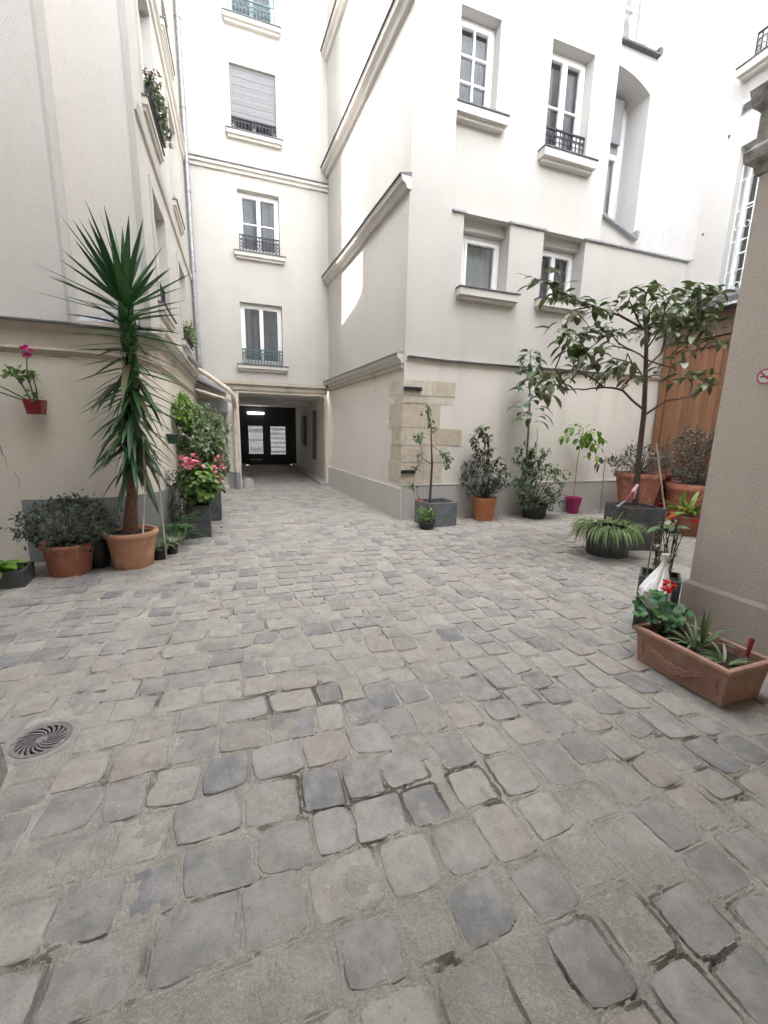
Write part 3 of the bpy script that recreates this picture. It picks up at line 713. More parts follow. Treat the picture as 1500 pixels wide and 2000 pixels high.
# stair bay: set back, curving round into the right wall, with a deep raked window
YB = 7.0
def arc(n=12): return [(7.75+.75*math.sin(PI/2*k/n), YB-.75+.75*math.cos(PI/2*k/n)) for k in range(n+1)]
pl = [(7.62, YB)]+arc()
m = MB()
def strip(mb, P, z0, z1):
    for (x0, y0), (x1, y1) in zip(P[:-1], P[1:]): mb.quad((x0, y0, z0), (x1, y1, z0), (x1, y1, z1), (x0, y0, z1))
strip(m, pl, 4.93, 14)
def hole(zl, zr, zt):                                    # left of the jamb: wall under, over and the reveal
    a, b = (6.42, YB), (7.62, YB); e = .5
    m.quad((a[0], YB, 4.93), (b[0], YB, 4.93), (b[0], YB, zr), (a[0], YB, zl))
    N = 10; hd = lambda t: zt-.28*t**2.5
    for k in range(N):
        t0, t1 = k/N, (k+1)/N; x0, x1 = a[0]+1.2*t0, a[0]+1.2*t1
        m.quad((x0, YB, hd(t0)), (x1, YB, hd(t1)), (x1, YB, 8.48), (x0, YB, 8.48))
        m.quad((x0, YB+e, hd(t0)), (x1, YB+e, hd(t1)), (x1, YB, hd(t1)), (x0, YB, hd(t0)))
    m.quad((b[0], YB, zr), (b[0], YB+e, zr), (b[0], YB+e, hd(1)), (b[0], YB, hd(1)))
    m.quad((a[0], YB, zl), (b[0], YB, zr), (b[0], YB+e, zr), (a[0], YB+e, zl))
    m.quad((6.3, YB+e, 4.9), (7.7, YB+e, 4.9), (7.7, YB+e, 8.6), (6.3, YB+e, 8.6))
hole(5.80, 5.42, 8.14)
m.quad((7.38, YB, 8.48), (7.62, YB, 8.48), (7.62, YB, 14), (7.38, YB, 14)); m.quad((7.38, YB, 8.48), (7.38, YB+.4, 8.48), (7.38, YB+.4, 14), (7.38, YB, 14)); m.quad((6.42, YB+.4, 8.48), (7.38, YB+.4, 8.48), (7.38, YB+.4, 14), (6.42, YB+.4, 14))
m.build('stair_bay_wall', MT['wall_white'], rb, smooth=True)
FSB = Fr((0, YB+.5), (1, 0), (0, -1))
window(rb, FSB, 6.5, 7.42, 5.78, 7.0, .03-.09, 2, 1, 1, curtain=False, frame=.05)
m = MB(); m.fbox(FSB, 6.5, 7.42, .005, .05, 7.0, 7.2); m.fbox(FSB, 7.08, 7.40, .005, .12, 7.2, 7.95); m.build('blind_box', MT['shutter'], rb)
m = MB(); m.add([(6.42, YB-.09, 5.79), (7.66, YB-.09, 5.40), (7.66, YB+.3, 5.42), (6.42, YB+.3, 5.81), (6.42, YB-.09, 5.75), (7.66, YB-.09, 5.36), (7.66, YB+.3, 5.36), (6.42, YB+.3, 5.75)], [(0, 1, 2, 3), (4, 7, 6, 5), (0, 4, 5, 1), (1, 5, 6, 2), (2, 6, 7, 3), (3, 7, 4, 0)])
m.box(7.60, 7.68, YB-.09, YB, 5.42, 5.52); m.build('raked_sill', MT['zinc'], rb)
m = MB(); m.fbox(Fr((0, YB), (1, 0), (0, -1)), 6.42, 7.68, -.01, .09, 8.44, 8.47); m.box(7.62, 7.70, YB-.09, YB, 8.47, 8.56); m.build('raked_sill', MT['zinc_dark'], rb)
window(rb, Fr((0, YB+.4), (1, 0), (0, -1)), 6.45, 7.36, 8.5, 10, .03-.1, 2, 1, 2, curtain=True)
# right wall
FR = Fr((8.5, 0), (0, 1), (-1, 0))
rops = [(4.62, 5.78, 3.9, 6.52, .30), (4.75, 5.83, 7.75, 9.2, .22)]
m = MB(); panel(m, FR, -1.0, YB-.75, 0, 14, rops); panel(m, FR, YB-.75, 6.46, 0, 4.95); m.build('wall', MT['wall_white'], rb)
window(rb, FR, *rops[0][:4], .30, 2, 1, 3, curtain=True)
window(rb, FR, *rops[1][:4], .22, 2, 1, 2, curtain=True)
sill(rb, FR, 4.66, 5.95, 7.74, .17, .13); railing(rb, FR, 4.76, 5.82, 7.78, 8.2, -.03, 'iron')
g = MB()
for i in range(9):
    a = 4.64+i*.1395; g.fbox(FR, a, a+.016, -.13, -.114, 3.92, 6.5)
for z in np.arange(4.0, 6.5, .5): g.fbox(FR, 4.63, 5.77, -.127, -.117, z, z+.014)
for z in (4.25, 5.25, 6.35):
    for i in range(8): g.ring(FR.p(4.64+(i+.55)*.1395, -.122, z), .05, .007, FR.u, (0, 0, 1), 8)
g.build('window_grille', MT['grille'], rb)
m = MB(); m.fbox(FR, 5.62, 5.86, .003, .02, 7.06, 7.19); v_ = m.build('air_vent', MT['zinc'], rb)
for k in range(4):
    s = MB(); s.fbox(FR, 5.64, 5.84, .021, .03, 7.075+k*.028, 7.09+k*.028); s.build('slat', MT['zinc_dark'], v_)
m = MB()
for y, z in ((6.0, 6.8), (6.2, 5.3)): m.fbox(FR, y, y+.03, .002, .02, z, z+.03)
m.build('wall_anchor', MT['zinc_dark'], rb)
# roofs of the right and back buildings
m = MB(); m.box(2.2, 12, 6.95, 18, 13.9, 14.2) if False else m.prism([(2.3, 11), (2.56, 6.5), (6.42, 6.65), (6.42, 7.6), (9, 7.6), (9, 18), (2.27, 18)], 14.0, 14.25); m.build('roof', MT['zinc'], rb)
m = MB(); m.box(-.92, 2.26, 11.005, 18.3, 14.0, 14.25); m.build('roof', MT['zinc'], bb)
m = MB(); m.box(8.52, 13, -1, 7, 13.8, 14.2); m.build('roof', MT['zinc'], rb)
# ================================================================== LEFT BUILDING
lb = thing('left_building', 'tall plain beige building on the left with a stained low cornice', 'building', (-2, 6, 0))
FL3 = Fr((-.9, 0), (0, 1), (1, 0))
l3ops = []
for z0, z1 in ((3.05, 4.35), (5.25, 6.75), (7.75, 8.35)):
    l3ops += [(6.25, 7.15, z0, z1, .16), (8.55, 9.45, z0, z1, .16)]
m = MB()
panel(m, FL3, 5.55, 11, 2.55, 8.5, l3ops)
# unseen wall head above: stepped skyline invented to cut the sun patch opposite
prof = [(5.55, 23), (5.72, 23), (5.72, 12.0), (6.95, 8.25), (7.52, 9.35), (8.06, 9.05), (9.03, 8.75), (9.03, 18), (11, 18)]
for (y0, z0), (y1, z1) in zip(prof[:-1], prof[1:]):
    if y1 > y0: m.quad((-.9, y0, 8.5), (-.9, y1, 8.5), (-.9, y1, z1), (-.9, y0, z0))
m.build('wall', MT['wall'], lb)
m = MB()                                                 # unseen bulk, its heights set to block the sun around that patch
m.box(-9, -1.7, 5.32, 5.70, 5, 23); m.box(-9, -2.95, -7, 5.29, 0, 29); m.box(-1.7, -.91, 5.57, 5.70, 5, 23); m.box(-9, -.91, 9.04, 11, 8.6, 18)  # the highest box is a wing added to keep sun off the yard
for (y0, z0), (y1, z1) in zip(prof[2:6], prof[3:7]):
    m.add([(-.905, y0, z0-.02), (-.905, y1, z1-.02), (-6, y1, z1-.02), (-6, y0, z0-.02), (-.905, y0, 8.4), (-.905, y1, 8.4), (-6, y1, 8.4), (-6, y0, 8.4)], [(0, 1, 2, 3), (4, 7, 6, 5), (0, 4, 5, 1), (1, 5, 6, 2), (2, 6, 7, 3), (3, 7, 4, 0)])
m.build('roof', MT['zinc'], lb)  # blocks and gable top that shape the sunlight, out of view
m = MB()
m.quad((-9, 5.30, 2.49), (-1.62, 5.30, 2.49), (-1.62, 5.30, 23), (-9, 5.30, 23))
m.build('wall', MT['wall_pink'], lb)
m = MB(); m.quad((-1.62, 5.30, 2.49), (-1.62, 5.55, 2.49), (-1.62, 5.55, 23), (-1.62, 5.30, 23)); m.box(-1.62, -1.585, 5.30, 5.549, 2.5, 23); m.build('wall_return', MT['wall'], lb)
m = MB(); m.quad((-1.62, 5.55, 2.49), (-.9, 5.55, 2.49), (-.9, 5.55, 23), (-1.62, 5.55, 23)); m.build('wall', MT['wall_pink'], lb)
m = MB(); m.box(-.955, -.893, 5.543, 5.60, 2.7, 23); m.build('corner_bead', MT['wall'], lb)
# ground floor with its rounded corner
base = [(-9, 5.36), (-1.62, 5.36)]+[(-1.62+.68*math.sin(t), 6.04-.68*math.cos(t)) for t in [PI/2*k/7 for k in range(1, 8)]]+[(-.94, 11)]
m = MB(); strip(m, base, 0, 2.50); m.build('wall', MT['wall_tan'], lb, smooth=True)
run(base, [(-.01, 2.20), (.02, 2.215), (.05, 2.25), (.035, 2.28), (.035, 2.42), (.07, 2.47), (.09, 2.50), (-.01, 2.51)], -1, 'cornice', 'stain_trim', lb)
run([(-9, 5.36), (-1.62, 5.36), (-1.30, 5.45), (-.94, 5.53), (-.94, 11)], [(-.03, 2.505), (.11, 2.505), (.115, 2.525), (-.03, 2.56)], -1, 'lead_flashing', 'zinc', lb)
dad = base[1:]; dad[0] = (-2.24, 5.36)
m = MB(); moulding(m, dad, [(-.01, 0), (.03, 0), (.03, .70), (-.01, .70)], -1); m.build('dado', MT['dado_dark'], lb)
m = MB(); m.add([(-1.56, 5.53, 2.60), (-1.56, 5.36, 2.57), (-1.0, 5.36, 2.57), (-1.0, 5.53, 2.60), (-1.56, 5.53, 2.68), (-1.56, 5.40, 2.64), (-1.0, 5.40, 2.64), (-1.0, 5.53, 2.68)], BOXF); m.build('lead_flashing', MT['zinc'], lb)
for a, b, z0, z1, d in l3ops:
    window(lb, FL3, a, b, z0, z1, d, 2, 1, 2, curtain=True)
    sill(lb, FL3, a-.1, b+.1, z0-.01, .06, .09); railing(lb, FL3, a+.01, b-.01, z0+.01, z0+.36, -.05, 'iron')
    s = MB(); s.fbox(FL3, a-.09, a-.001, .001, .022, z0, z1+.09); s.fbox(FL3, b+.001, b+.09, .001, .022, z0, z1+.09); s.fbox(FL3, a, b, .001, .022, z1+.001, z1+.09); s.build('window_surround', MT['wall'], lb)
run([(-.9, 5.55), (-.9, 10.98)], [(-.01, 7.02), (.03, 7.04), (.04, 7.12), (.08, 7.16), (.08, 7.20), (-.01, 7.22)], -1, 'cornice', 'trim', lb)
run([(-.9, 5.55), (-.9, 10.98)], [(-.01, 4.72), (.03, 4.73), (.05, 4.80), (-.01, 4.82)], -1, 'string_course', 'trim', lb)
m = MB()
for k, (x, z, r) in enumerate(((-.83, 2.66, .03), (-.84, 2.60, .016), (-.86, 2.74, .018))): m.tube([(x, 6.0, z), (x, 10.2, z)], r, 7)
m.build('wall_pipe', MT['cream_pipe'], lb, smooth=True)
m = MB(); m.tube([(-.83, 10.86, 15), (-.83, 10.86, 3.02), (-.80, 10.82, 2.88), (-.84, 8.2, 2.74)], .05, 10)
for z in np.arange(3.4, 14, 1.55): m.tube([(-.83, 10.86, z-.02), (-.83, 10.86, z+.02)], .062, 10)
m.build('zinc_downpipe', MT['zinc'], lb, smooth=True)
# meter box and cracked patch behind the palm
for pts in ([(-2.42, 1.62), (-2.40, 1.45), (-2.36, 1.33), (-2.35, 1.2), (-2.33, 1.12), (-2.32, 1.0)], [(-2.27, 1.0), (-2.25, .9), (-2.25, .78)], [(-1.9, 2.19), (-1.7, 2.195), (-1.55, 2.17)]):
    m = MB(); p_ = []
    for (x0, z0), (x1, z1) in zip(pts[:-1], pts[1:]):
        for k in range(4): p_.append((x0+(x1-x0)*k/4+U(-.008, .008), 5.3605, z0+(z1-z0)*k/4))
    m.tube(p_, [.0012+.003*math.sin(PI*i/(len(p_)-1))*U(.5, 1.4) for i in range(len(p_))], 4); m.build('wall_crack', MT['zinc_dark'], lb)
m = MB(); m.box(-1.43, -1.2, 5.40, 5.43, .75, 1.5) if False else m.fbox(Fr((-1.36, 5.44), (.92, .39), (.39, -.92)), 0, .22, -.02, .012, .78, 1.45); m.build('wall_hatch', MT['wall_low'], lb)
# ================================================================== NEAR RIGHT PIER and the arch behind the viewer
pr = thing('arch_pier', 'rough grey beige plastered pier at the right edge with a stone cornice and granular plinth', 'pier', (3.6, 1.5, 0))
m = MB(); m.box(3.32, 7.5, -3, 2.11, .40, 3.25); m.build('shaft', MT['wall_pier'], pr)
m = MB(); m.add([(3.312, -3, -.02), (7.5, -3, -.02), (7.5, 2.15, -.02), (3.312, 2.15, -.02), (3.312, -3, .37), (7.5, -3, .37), (7.5, 2.15, .37), (3.312, 2.15, .37), (3.32, -3, .401), (7.5, -3, .401), (7.5, 2.115, .401), (3.32, 2.115, .401)], BOXF[:1]+[(4, 5, 9, 8), (5, 6, 10, 9), (6, 7, 11, 10), (7, 4, 8, 11), (8, 9, 10, 11)]+BOXF[2:]); m.build('plinth', MT['plinth'], pr)
m = MB(); moulding(m, [(3.32, -2.9), (3.32, 2.11), (7.4, 2.11)], [(-.02, 3.20), (.02, 3.22), (.03, 3.27), (.07, 3.30), (.075, 3.36), (.035, 3.40), (.035, 3.58), (.07, 3.62), (.09, 3.72), (-.02, 3.76)], 1); m.build('impost_cornice', MT['greystone'], pr)
m = MB(); m.box(3.3, 7.5, -3, 2.13, 3.751, 3.79); m.build('top_slab', MT['greystone'], pr)
ab = thing('arch_building', 'unseen house over the archway behind the viewer, sized for its shade', 'building', (1, -1.5, 0))  # out of view; height and front edge set to shade foreground and facade
FA = Fr((0, 1.15), (1, 0), (0, 1)); aops = [(x, x+1.0, z, z+1.7, .25) for x in (-1.6, 1.0, 3.6, 6.2) for z in (5.2,)]
for q_ in aops: window(ab, FA, q_[0], q_[1], q_[2], q_[3], .2, 2, 1, 2, curtain=False, back=.03)
m = MB(); m.quad((-2.9, 1.15, 4.0), (8.45, 1.15, 4.0), (8.45, 1.05, 4.0), (-2.9, 1.05, 4.0)); m.quad((-2.9, 1.15, 8.2), (8.45, 1.15, 8.2), (8.45, 1.05, 8.2), (-2.9, 1.05, 8.2)); m.box(-2.9, 8.45, -7, 1.05, 4.0, 8.2); m.box(-2.9, 9, -7.3, -7, 0, 8.2); panel(m, FA, -2.9, 8.45, 4.0, 8.2, aops); m.box(-2.9, -1.6, -7, -.2, 0, 4.0); m.build('wall', MT['wall_tan'], ab)
# guard stone at the left edge
gs = MB(); gs.add([(-1.5, 1.70, -.03), (-.965, 1.70, -.03), (-1.03, 2.0, -.03), (-1.5, 2.05, -.03), (-1.49, 1.71, .17), (-.975, 1.72, .17), (-1.035, 1.98, .18), (-1.49, 2.03, .18)], BOXF)
tag(gs.build('guard_stone', MT['greystone'], smooth=True), 'low dark square guard stone at the left edge below the round drain', 'guard stone')
# ================================================================== SHED on the right
sd = thing('wooden_shed', 'orange varnished plank shed with a dark lean to roof behind the small tree', 'shed', (8.3, 5.2, 0))
FW = Fr((8.20, 0), (0, 1), (-1, 0))
m = MB(); m.fbox(FW, 6.26, 6.40, -.05, .02, 0, 3.3); m.fbox(FW, 4.1, 4.24, -.05, .02, 0, 3.3); m.fbox(FW, 4.24, 6.26, -.05, .018, 3.16, 3.30); m.build('door_frame', MT['wood'], sd)
for k in range(17):
    m = MB(); m.cur = rng.random(); m.fbox(FW, 4.245+k*.1185, 4.245+k*.1185+.114, -.045, -.012+U(-.002, .002), .03, 3.158); m.build('plank', MT['wood'], sd)
m = MB(); m.box(8.22, 8.49, 4.05, 6.43, 0, 3.6); m.box(8.16, 8.22, 4.05, 6.43, 3.32, 3.75); m.build('body', MT['roof_wood'], sd)
m = MB(); vs = [(7.98, 3.9, 3.90), (8.49, 3.9, 4.15), (8.49, 6.44, 4.15), (7.98, 6.44, 3.90)]
m.add([(x, y, z-.10) for x, y, z in vs]+vs, BOXF); m.build('roof', MT['zinc_dark'], sd)
TREE_BRANCHES = [[(5.1, 4.1, 0.59),(5.05, 4.1, 1.19),(5.03, 4.1, 1.78),(4.95, 4.1, 2.36),(4.9, 4.13, 2.83),(4.83, 4.15, 3.1),(4.84, 4.15, 3.27)], [(5.01, 4.1, 1.84),(4.49, 4.0, 2.07),(4.09, 3.9, 2.07),(3.74, 3.85, 2.02),(3.48, 3.8, 2.0)], [(3.48, 3.8, 2.0),(3.25, 3.75, 2.04),(3.05, 3.7, 1.95)], [(4.09, 3.9, 2.07),(3.94, 4.0, 2.2),(3.72, 4.1, 2.25)], [(4.49, 4.0, 2.07),(4.48, 3.85, 2.29),(4.27, 3.8, 2.45)], [(5.04, 4.1, 1.81),(5.19, 3.95, 1.97),(5.45, 3.85, 2.02),(5.77, 3.8, 2.18)], [(5.45, 3.85, 2.02),(5.55, 3.9, 2.19),(5.56, 4.0, 2.3)], [(4.93, 4.1, 2.46),(4.86, 4.25, 2.6),(4.66, 4.4, 2.67),(4.47, 4.45, 2.57)], [(4.86, 4.25, 2.6),(4.53, 4.2, 2.67),(4.28, 4.15, 2.8)], [(4.87, 4.13, 2.81),(4.51, 4.2, 2.98),(4.14, 4.25, 3.06),(3.79, 4.3, 3.14),(3.48, 4.35, 3.27)], [(4.14, 4.25, 3.06),(3.71, 4.1, 2.93),(3.53, 4.0, 2.73)], [(4.96, 4.1, 2.37),(5.3, 4.2, 2.59),(5.73, 4.3, 2.98),(6.02, 4.3, 3.23),(6.28, 4.3, 3.43)], [(5.3, 4.2, 2.59),(5.08, 4.0, 2.79),(5.0, 3.9, 2.94)], [(5.73, 4.3, 2.98),(5.91, 4.15, 2.96),(6.12, 4.1, 2.84)], [(4.91, 4.1, 2.61),(4.73, 3.8, 2.77),(4.64, 3.7, 2.96)], [(4.86, 4.13, 2.85),(4.53, 4.0, 2.97),(4.3, 3.9, 3.05)], [(4.97, 4.1, 2.24),(4.53, 3.9, 2.36),(4.03, 3.75, 2.37),(3.77, 3.7, 2.28)], [(3.48, 3.8, 2.0),(3.27, 3.8, 2.21),(3.35, 3.8, 2.43),(3.4, 3.8, 2.56)], [(3.72, 4.1, 2.25),(3.4, 4.15, 2.18),(3.3, 4.2, 2.14)], [(4.93, 4.1, 2.49),(4.91, 3.8, 2.35),(5.02, 3.75, 2.32)]]
TREE_CLUSTERS = [(3.44, 4.35, 3.3, 9), (3.63, 4.3, 3.18, 10), (3.83, 4.25, 3.09, 9), (4.02, 4.2, 3.01, 9), (3.64, 4.1, 2.84, 6), (4.33, 4.3, 3.02, 4), (3.29, 3.8, 2.59, 8), (3.48, 3.8, 2.49, 8), (3.65, 3.85, 2.41, 7), (4.41, 4.4, 2.61, 8), (4.33, 4.15, 2.76, 9), (4.51, 4.2, 2.75, 5), (3.37, 4.2, 2.18, 9), (3.26, 3.8, 2.08, 8), (3.73, 4.1, 2.24, 9), (3.73, 3.8, 2.27, 9), (4.11, 3.9, 2.2, 9), (4.26, 3.8, 2.31, 8), (4.56, 3.9, 2.19, 6), (4.34, 3.9, 3.11, 10), (4.84, 4.15, 3.3, 11), (4.6, 4.0, 3.03, 7), (4.51, 3.7, 3.0, 8), (4.79, 3.8, 2.89, 8), (5.17, 4.0, 2.77, 8), (5.75, 4.3, 3.11, 10), (5.98, 4.3, 3.26, 10), (6.26, 4.3, 3.39, 10), (5.9, 4.35, 3.43, 7), (5.76, 4.2, 2.89, 8), (5.98, 4.1, 2.96, 9), (6.1, 4.1, 2.77, 7), (5.06, 3.8, 2.45, 4), (4.97, 3.75, 2.23, 4), (5.67, 3.85, 2.29, 7), (5.81, 3.8, 2.2, 6), (5.56, 4.0, 2.3, 4), (3.08, 3.7, 1.95, 5), (5.37, 4.1, 3.14, 9), (6.05, 4.3, 3.53, 8)]
# ================================================================== POTS AND PLANTS
def pot_round(parent, c, r0, r1, h, mat, rim=.03, rimh=.05, soil=True, name='pot'):
    m = MB(); m.lathe(c, [(r0*.98, 0), (r0, .008), (r1, h-rimh), (r1+rim*.8, h-rimh+.004), (r1+rim, h-rimh*.5), (r1+rim*.8, h-.003), (r1+rim*.4, h), (r1-.012, h-.004), (r1-.02, h-.03), (.001, h-.03)], 32)
    p = m.build(name, MT[mat], parent, smooth=True)
    if soil:
        s = MB(); s.lathe(c, [(r1-.018, h-.032), (r1*.6, h-.018), (.001, h-.012)], 16, .02); s.build('soil', MT['soil'], parent)
    return p
def pot_box(parent, c, sx, sy, h, mat, rz=0, lip=.02, taper=1.0, name='planter'):
    m = MB(); cs, sn = math.cos(rz), math.sin(rz)
    def rect(k, z, i=0): 
        return [(c[0]+x*cs-y*sn, c[1]+x*sn+y*cs, c[2]+z) for x, y in ((-(sx*k/2-i), -(sy*k/2-i)), (sx*k/2-i, -(sy*k/2-i)), (sx*k/2-i, sy*k/2-i), (-(sx*k/2-i), sy*k/2-i))]
    rows = [rect(taper, 0), rect(1, h-.004, .0), rect(1, h, .004), rect(1, h, lip-.003), rect(1, h-.004, lip), rect(1, h-.045, lip)]
    vs = [p for r in rows for p in r]
    fs = [(3, 2, 1, 0)]+[(i*4+k, i*4+(k+1) % 4, (i+1)*4+(k+1) % 4, (i+1)*4+k) for i in range(5) for k in range(4)]
    m.add(vs, fs); p = m.build(name, MT[mat], parent)
    s = MB(); q = rect(1, h-.044, lip+.001); s.add(q+[(c[0], c[1], c[2]+h-.025)], [(k, (k+1) % 4, 4) for k in range(4)]); s.build('soil', MT['soil'], parent)
    return p
def rdir(up=0.0):
    while True:
        v = Vector((U(-1, 1), U(-1, 1), U(-1, 1)))
        if .05 < v.length < 1:
            v.normalize(); v.z += up; return v.normalized()
def shrub(parent, c, rx, ry, rz, n, L, Wd, mat, droop=.5, seg=2, twig=14, tmat='bark', root=None, shell=.55, clump=9, name='foliage', up=.1):
    """leaf clumps spread through an uneven crown, on twigs that reach them"""
    c = Vector(c); root = Vector(root) if root else c-Vector((0, 0, rz)); m = MB(); t = MB()
    nc = max(6, n//clump); cl = []
    for i in range(nc):
        d = rdir(); k = U(shell, 1)**.6*(1+.28*noise.noise(d*2.3+c)); cl.append(c+Vector((d.x*rx, d.y*ry, d.z*rz))*k)
    for p in cl[:twig]:
        mid = (root+p)/2+Vector((U(-.05, .05), U(-.05, .05), U(0, .06)))*rx*2; t.tube([root, mid, p], [.008, .005, .003], 4, False)
    for p in cl:
        for k in range(clump):
            q = p+rdir()*U(0, 1)*max(rx, rz)*.20; out = (q-c).normalized()
            m.leaf(q, out*.6+rdir(up), L*U(.6, 1.2), Wd*U(.7, 1.2), droop*U(.3, 1.3), seg, .2)
    if twig: t.build('twigs', MT[tmat], parent)
    return stuff(m.build(name, MT[mat], parent, smooth=True))
def leaves_as_parts(parent, specs, mat, lim=300, name='leaf', seg=5, rl=.5):
    rest = MB()
    for i, (b, d, L, w, dr, pk) in enumerate(specs):
        m = MB() if i < lim else rest
        m.leaf(b, d, L, w, dr, seg, .22, peak=pk, roll=U(-rl, rl))
        if i < lim: m.build(name, MT[mat], parent, smooth=True)
    if rest.v: stuff(rest.build('small_leaves', MT[mat], parent, smooth=True))
def flower_head(parent, c, r, mat, n=16):
    m = MB()
    for i in range(n):
        d = rdir(.35); p = Vector(c)+d*r*.45
        m.leaf(p, d+rdir()*.5, r*.85, r*.75, .3, 2, .1, peak=.6)
    return m.build('flower', MT[mat], parent)
def arching(parent, c, n, L, Wd, mat, spread=1.0, droop=1.5, lim=300, up=.9, r=.04):
    sp = []
    for i in range(n):
        a = U(0, 2*PI); e = U(.25, 1)*spread
        sp.append((Vector(c)+Vector((math.cos(a)*r, math.sin(a)*r, 0)), Vector((math.cos(a)*e, math.sin(a)*e, up)), L*U(.6, 1.15), Wd*U(.8, 1.2), droop*U(.6, 1.4), .3))
    leaves_as_parts(parent, sp, mat, lim, seg=6)
def geranium(parent, c, rx, rz, n, mat, flowers, fmat, stem_from):
    m = MB(); s = MB()
    for i in range(n):
        d = rdir(.15); p = Vector(c)+Vector((d.x*rx, d.y*rx, d.z*rz))*U(.35, 1)
        a = U(0, 2*PI); R = U(.028, .05)
        nrm = (d+Vector((0, 0, .7))+rdir()*.5).normalized(); x = nrm.orthogonal().normalized(); y = nrm.cross(x); m.cur = U(0, 1)
        k = 7; vs = [p-nrm*R*.25]+[p+(x*math.cos(2*PI*j/k)+y*math.sin(2*PI*j/k))*R*(1 if j % 2 else .86) for j in range(k)]
        m.add(vs, [(0, j+1, (j+1) % k+1) for j in range(k)])
        if i % 6 == 0: s.tube([Vector(stem_from), (Vector(stem_from)+p)/2+Vector((0, 0, .03)), p], [.007, .005, .003], 4, False)
    for f, r in flowers:
        s.tube([Vector(c)+Vector((0, 0, rz*.2)), (Vector(c)+Vector(f))/2+Vector((0, 0, .04)), Vector(f)], [.004, .003, .003], 4, False); flower_head(parent, f, r, fmat)
    stuff(m.build('foliage', MT[mat], parent)); s.build('stems', MT['bark_green'], parent)

# ---- the palm-like yucca on the left
yx, yy = -1.16, 4.95
pt = thing('terracotta_pot', 'large smooth terracotta pot holding the tall spiky yucca', 'pot', (yx, yy, 0), 'terracotta pots')
pot_round(pt, (yx, yy, .0), .185, .235, .40, 'terracotta', .03, .055)
yu = thing('yucca', 'tall yucca with stiff sword leaves and drooping old leaves beside the left wall', 'yucca', (yx, yy, .37))
TR = [Vector((yx-.01, yy, .36)), Vector((yx+.03, yy, .7)), Vector((yx+.09, yy, 1.2)), Vector((yx+.13, yy, 1.7)), Vector((yx+.15, yy, 2.2)), Vector((yx+.15, yy, 2.62)), Vector((yx+.15, yy, 2.75))]
m = MB(); m.tube(TR, [.078, .052, .040, .038, .036, .032, .02], 10); m.build('trunk', MT['bark_red'], yu, smooth=True)
def along(t):
    k = t*(len(TR)-1); i = min(int(k), len(TR)-2); return TR[i].lerp(TR[i+1], k-i)
sp, old = [], []
N = 178
for i in range(N):
    t = i/(N-1); a = i*2.39996+U(-.2, .2); z = 1.15+1.60*t; b = along(max(.05, min(1, (z-.36)/2.40)))
    polar = RAD(116-107*t**2.8)+U(-.16, .16)
    d = (Vector((math.sin(polar)*math.cos(a), math.sin(polar)*math.sin(a), math.cos(polar)))+rdir()*.10).normalized()
    L = U(.44, .60) if t < .7 else U(.55, .78)
    sp.append((b+d*.02, d, L, U(.038, .052) if t < .7 else U(.05, .066), .5 if t < .3 else .2 if t < .7 else .05, .30))
for i in range(46):                                    # the skirt of old leaves hanging round the stem
    t = U(0, 1); a = U(0, 2*PI); z = 1.02+.9*t; b = along((z-.36)/2.40); polar = RAD(U(105, 165))
    d = Vector((math.sin(polar)*math.cos(a), math.sin(polar)*math.sin(a), math.cos(polar)))
    old.append((b+d*.02, d, U(.5, .74), U(.044, .062), U(.5, 1.1), .36))
m = MB()
for i in range(150):
    t = i/150; z = .98+1.70*t; b = along((z-.36)/2.40); a = i*2.4; d = Vector((math.cos(a)*.35, math.sin(a)*.35, 1)); m.leaf(b+Vector((math.cos(a)*.036, math.sin(a)*.036, 0)), d, .16, .055, -.1, 3)
stuff(m.build('leaf_sheaths', MT['yucca'], yu, smooth=True))
leaves_as_parts(yu, sp, 'yucca', 300, rl=.4)
leaves_as_parts(yu, old, 'yucca_dry', 300, rl=.9)
m = MB(); m.tube([(yx+.14, yy-.16, .34), (yx+.20, yy-.14, .9), (yx+.22, yy-.10, 1.42)], .0085, 6); tag(m.build('plant_stake', MT['stake']), 'pale thin stake leaning in front of the yucca trunk', 'stake')
m = MB(); m.tube([(-.86, 5.06, 0), (-.87, 5.05, 1.0)], .008, 6); tag(m.build('plant_stake', MT['stake']), 'thin pale upright stake right behind the yucca pot', 'stake')
# ---- dark pot between and the grey shrub
p = thing('dark_pot', 'black plastic pot in the gap between the red clay pot and the yucca pot', 'pot', (-1.50, 5.02, 0)); pot_round(p, (-1.50, 5.02, 0), .10, .13, .30, 'black_plastic', .012, .03)
p = thing('terracotta_pot', 'reddish worn clay pot under the grey leaved shrub by the left wall', 'pot', (-1.71, 4.86, 0), 'terracotta pots'); pot_round(p, (-1.71, 4.86, 0), .175, .215, .33, 'terracotta_red', .022, .045)
p = thing('grey_shrub', 'dense spreading shrub with small dull grey leaves in the reddish clay pot', 'shrub', (-1.71, 4.86, .3))
shrub(p, (-1.68, 4.90, .52), .43, .33, .25, 2300, .05, .027, 'shrub_grey', .5, 2, 26, root=(-1.71, 4.86, .31))
m = MB(); 
for k in range(5): m.tube([(-1.71, 4.88, .5), (-1.72+U(-.05, .05), 4.9, .76+U(-.03, .05))], .004, 4)
for k in range(26): m.leaf((-1.70+U(-.09, .09), 4.9+U(-.05, .05), .78+U(-.05, .05)), rdir(), .05, .03, .4, 2)
m.build('upper_sprig', MT['shrub_grey'], p)
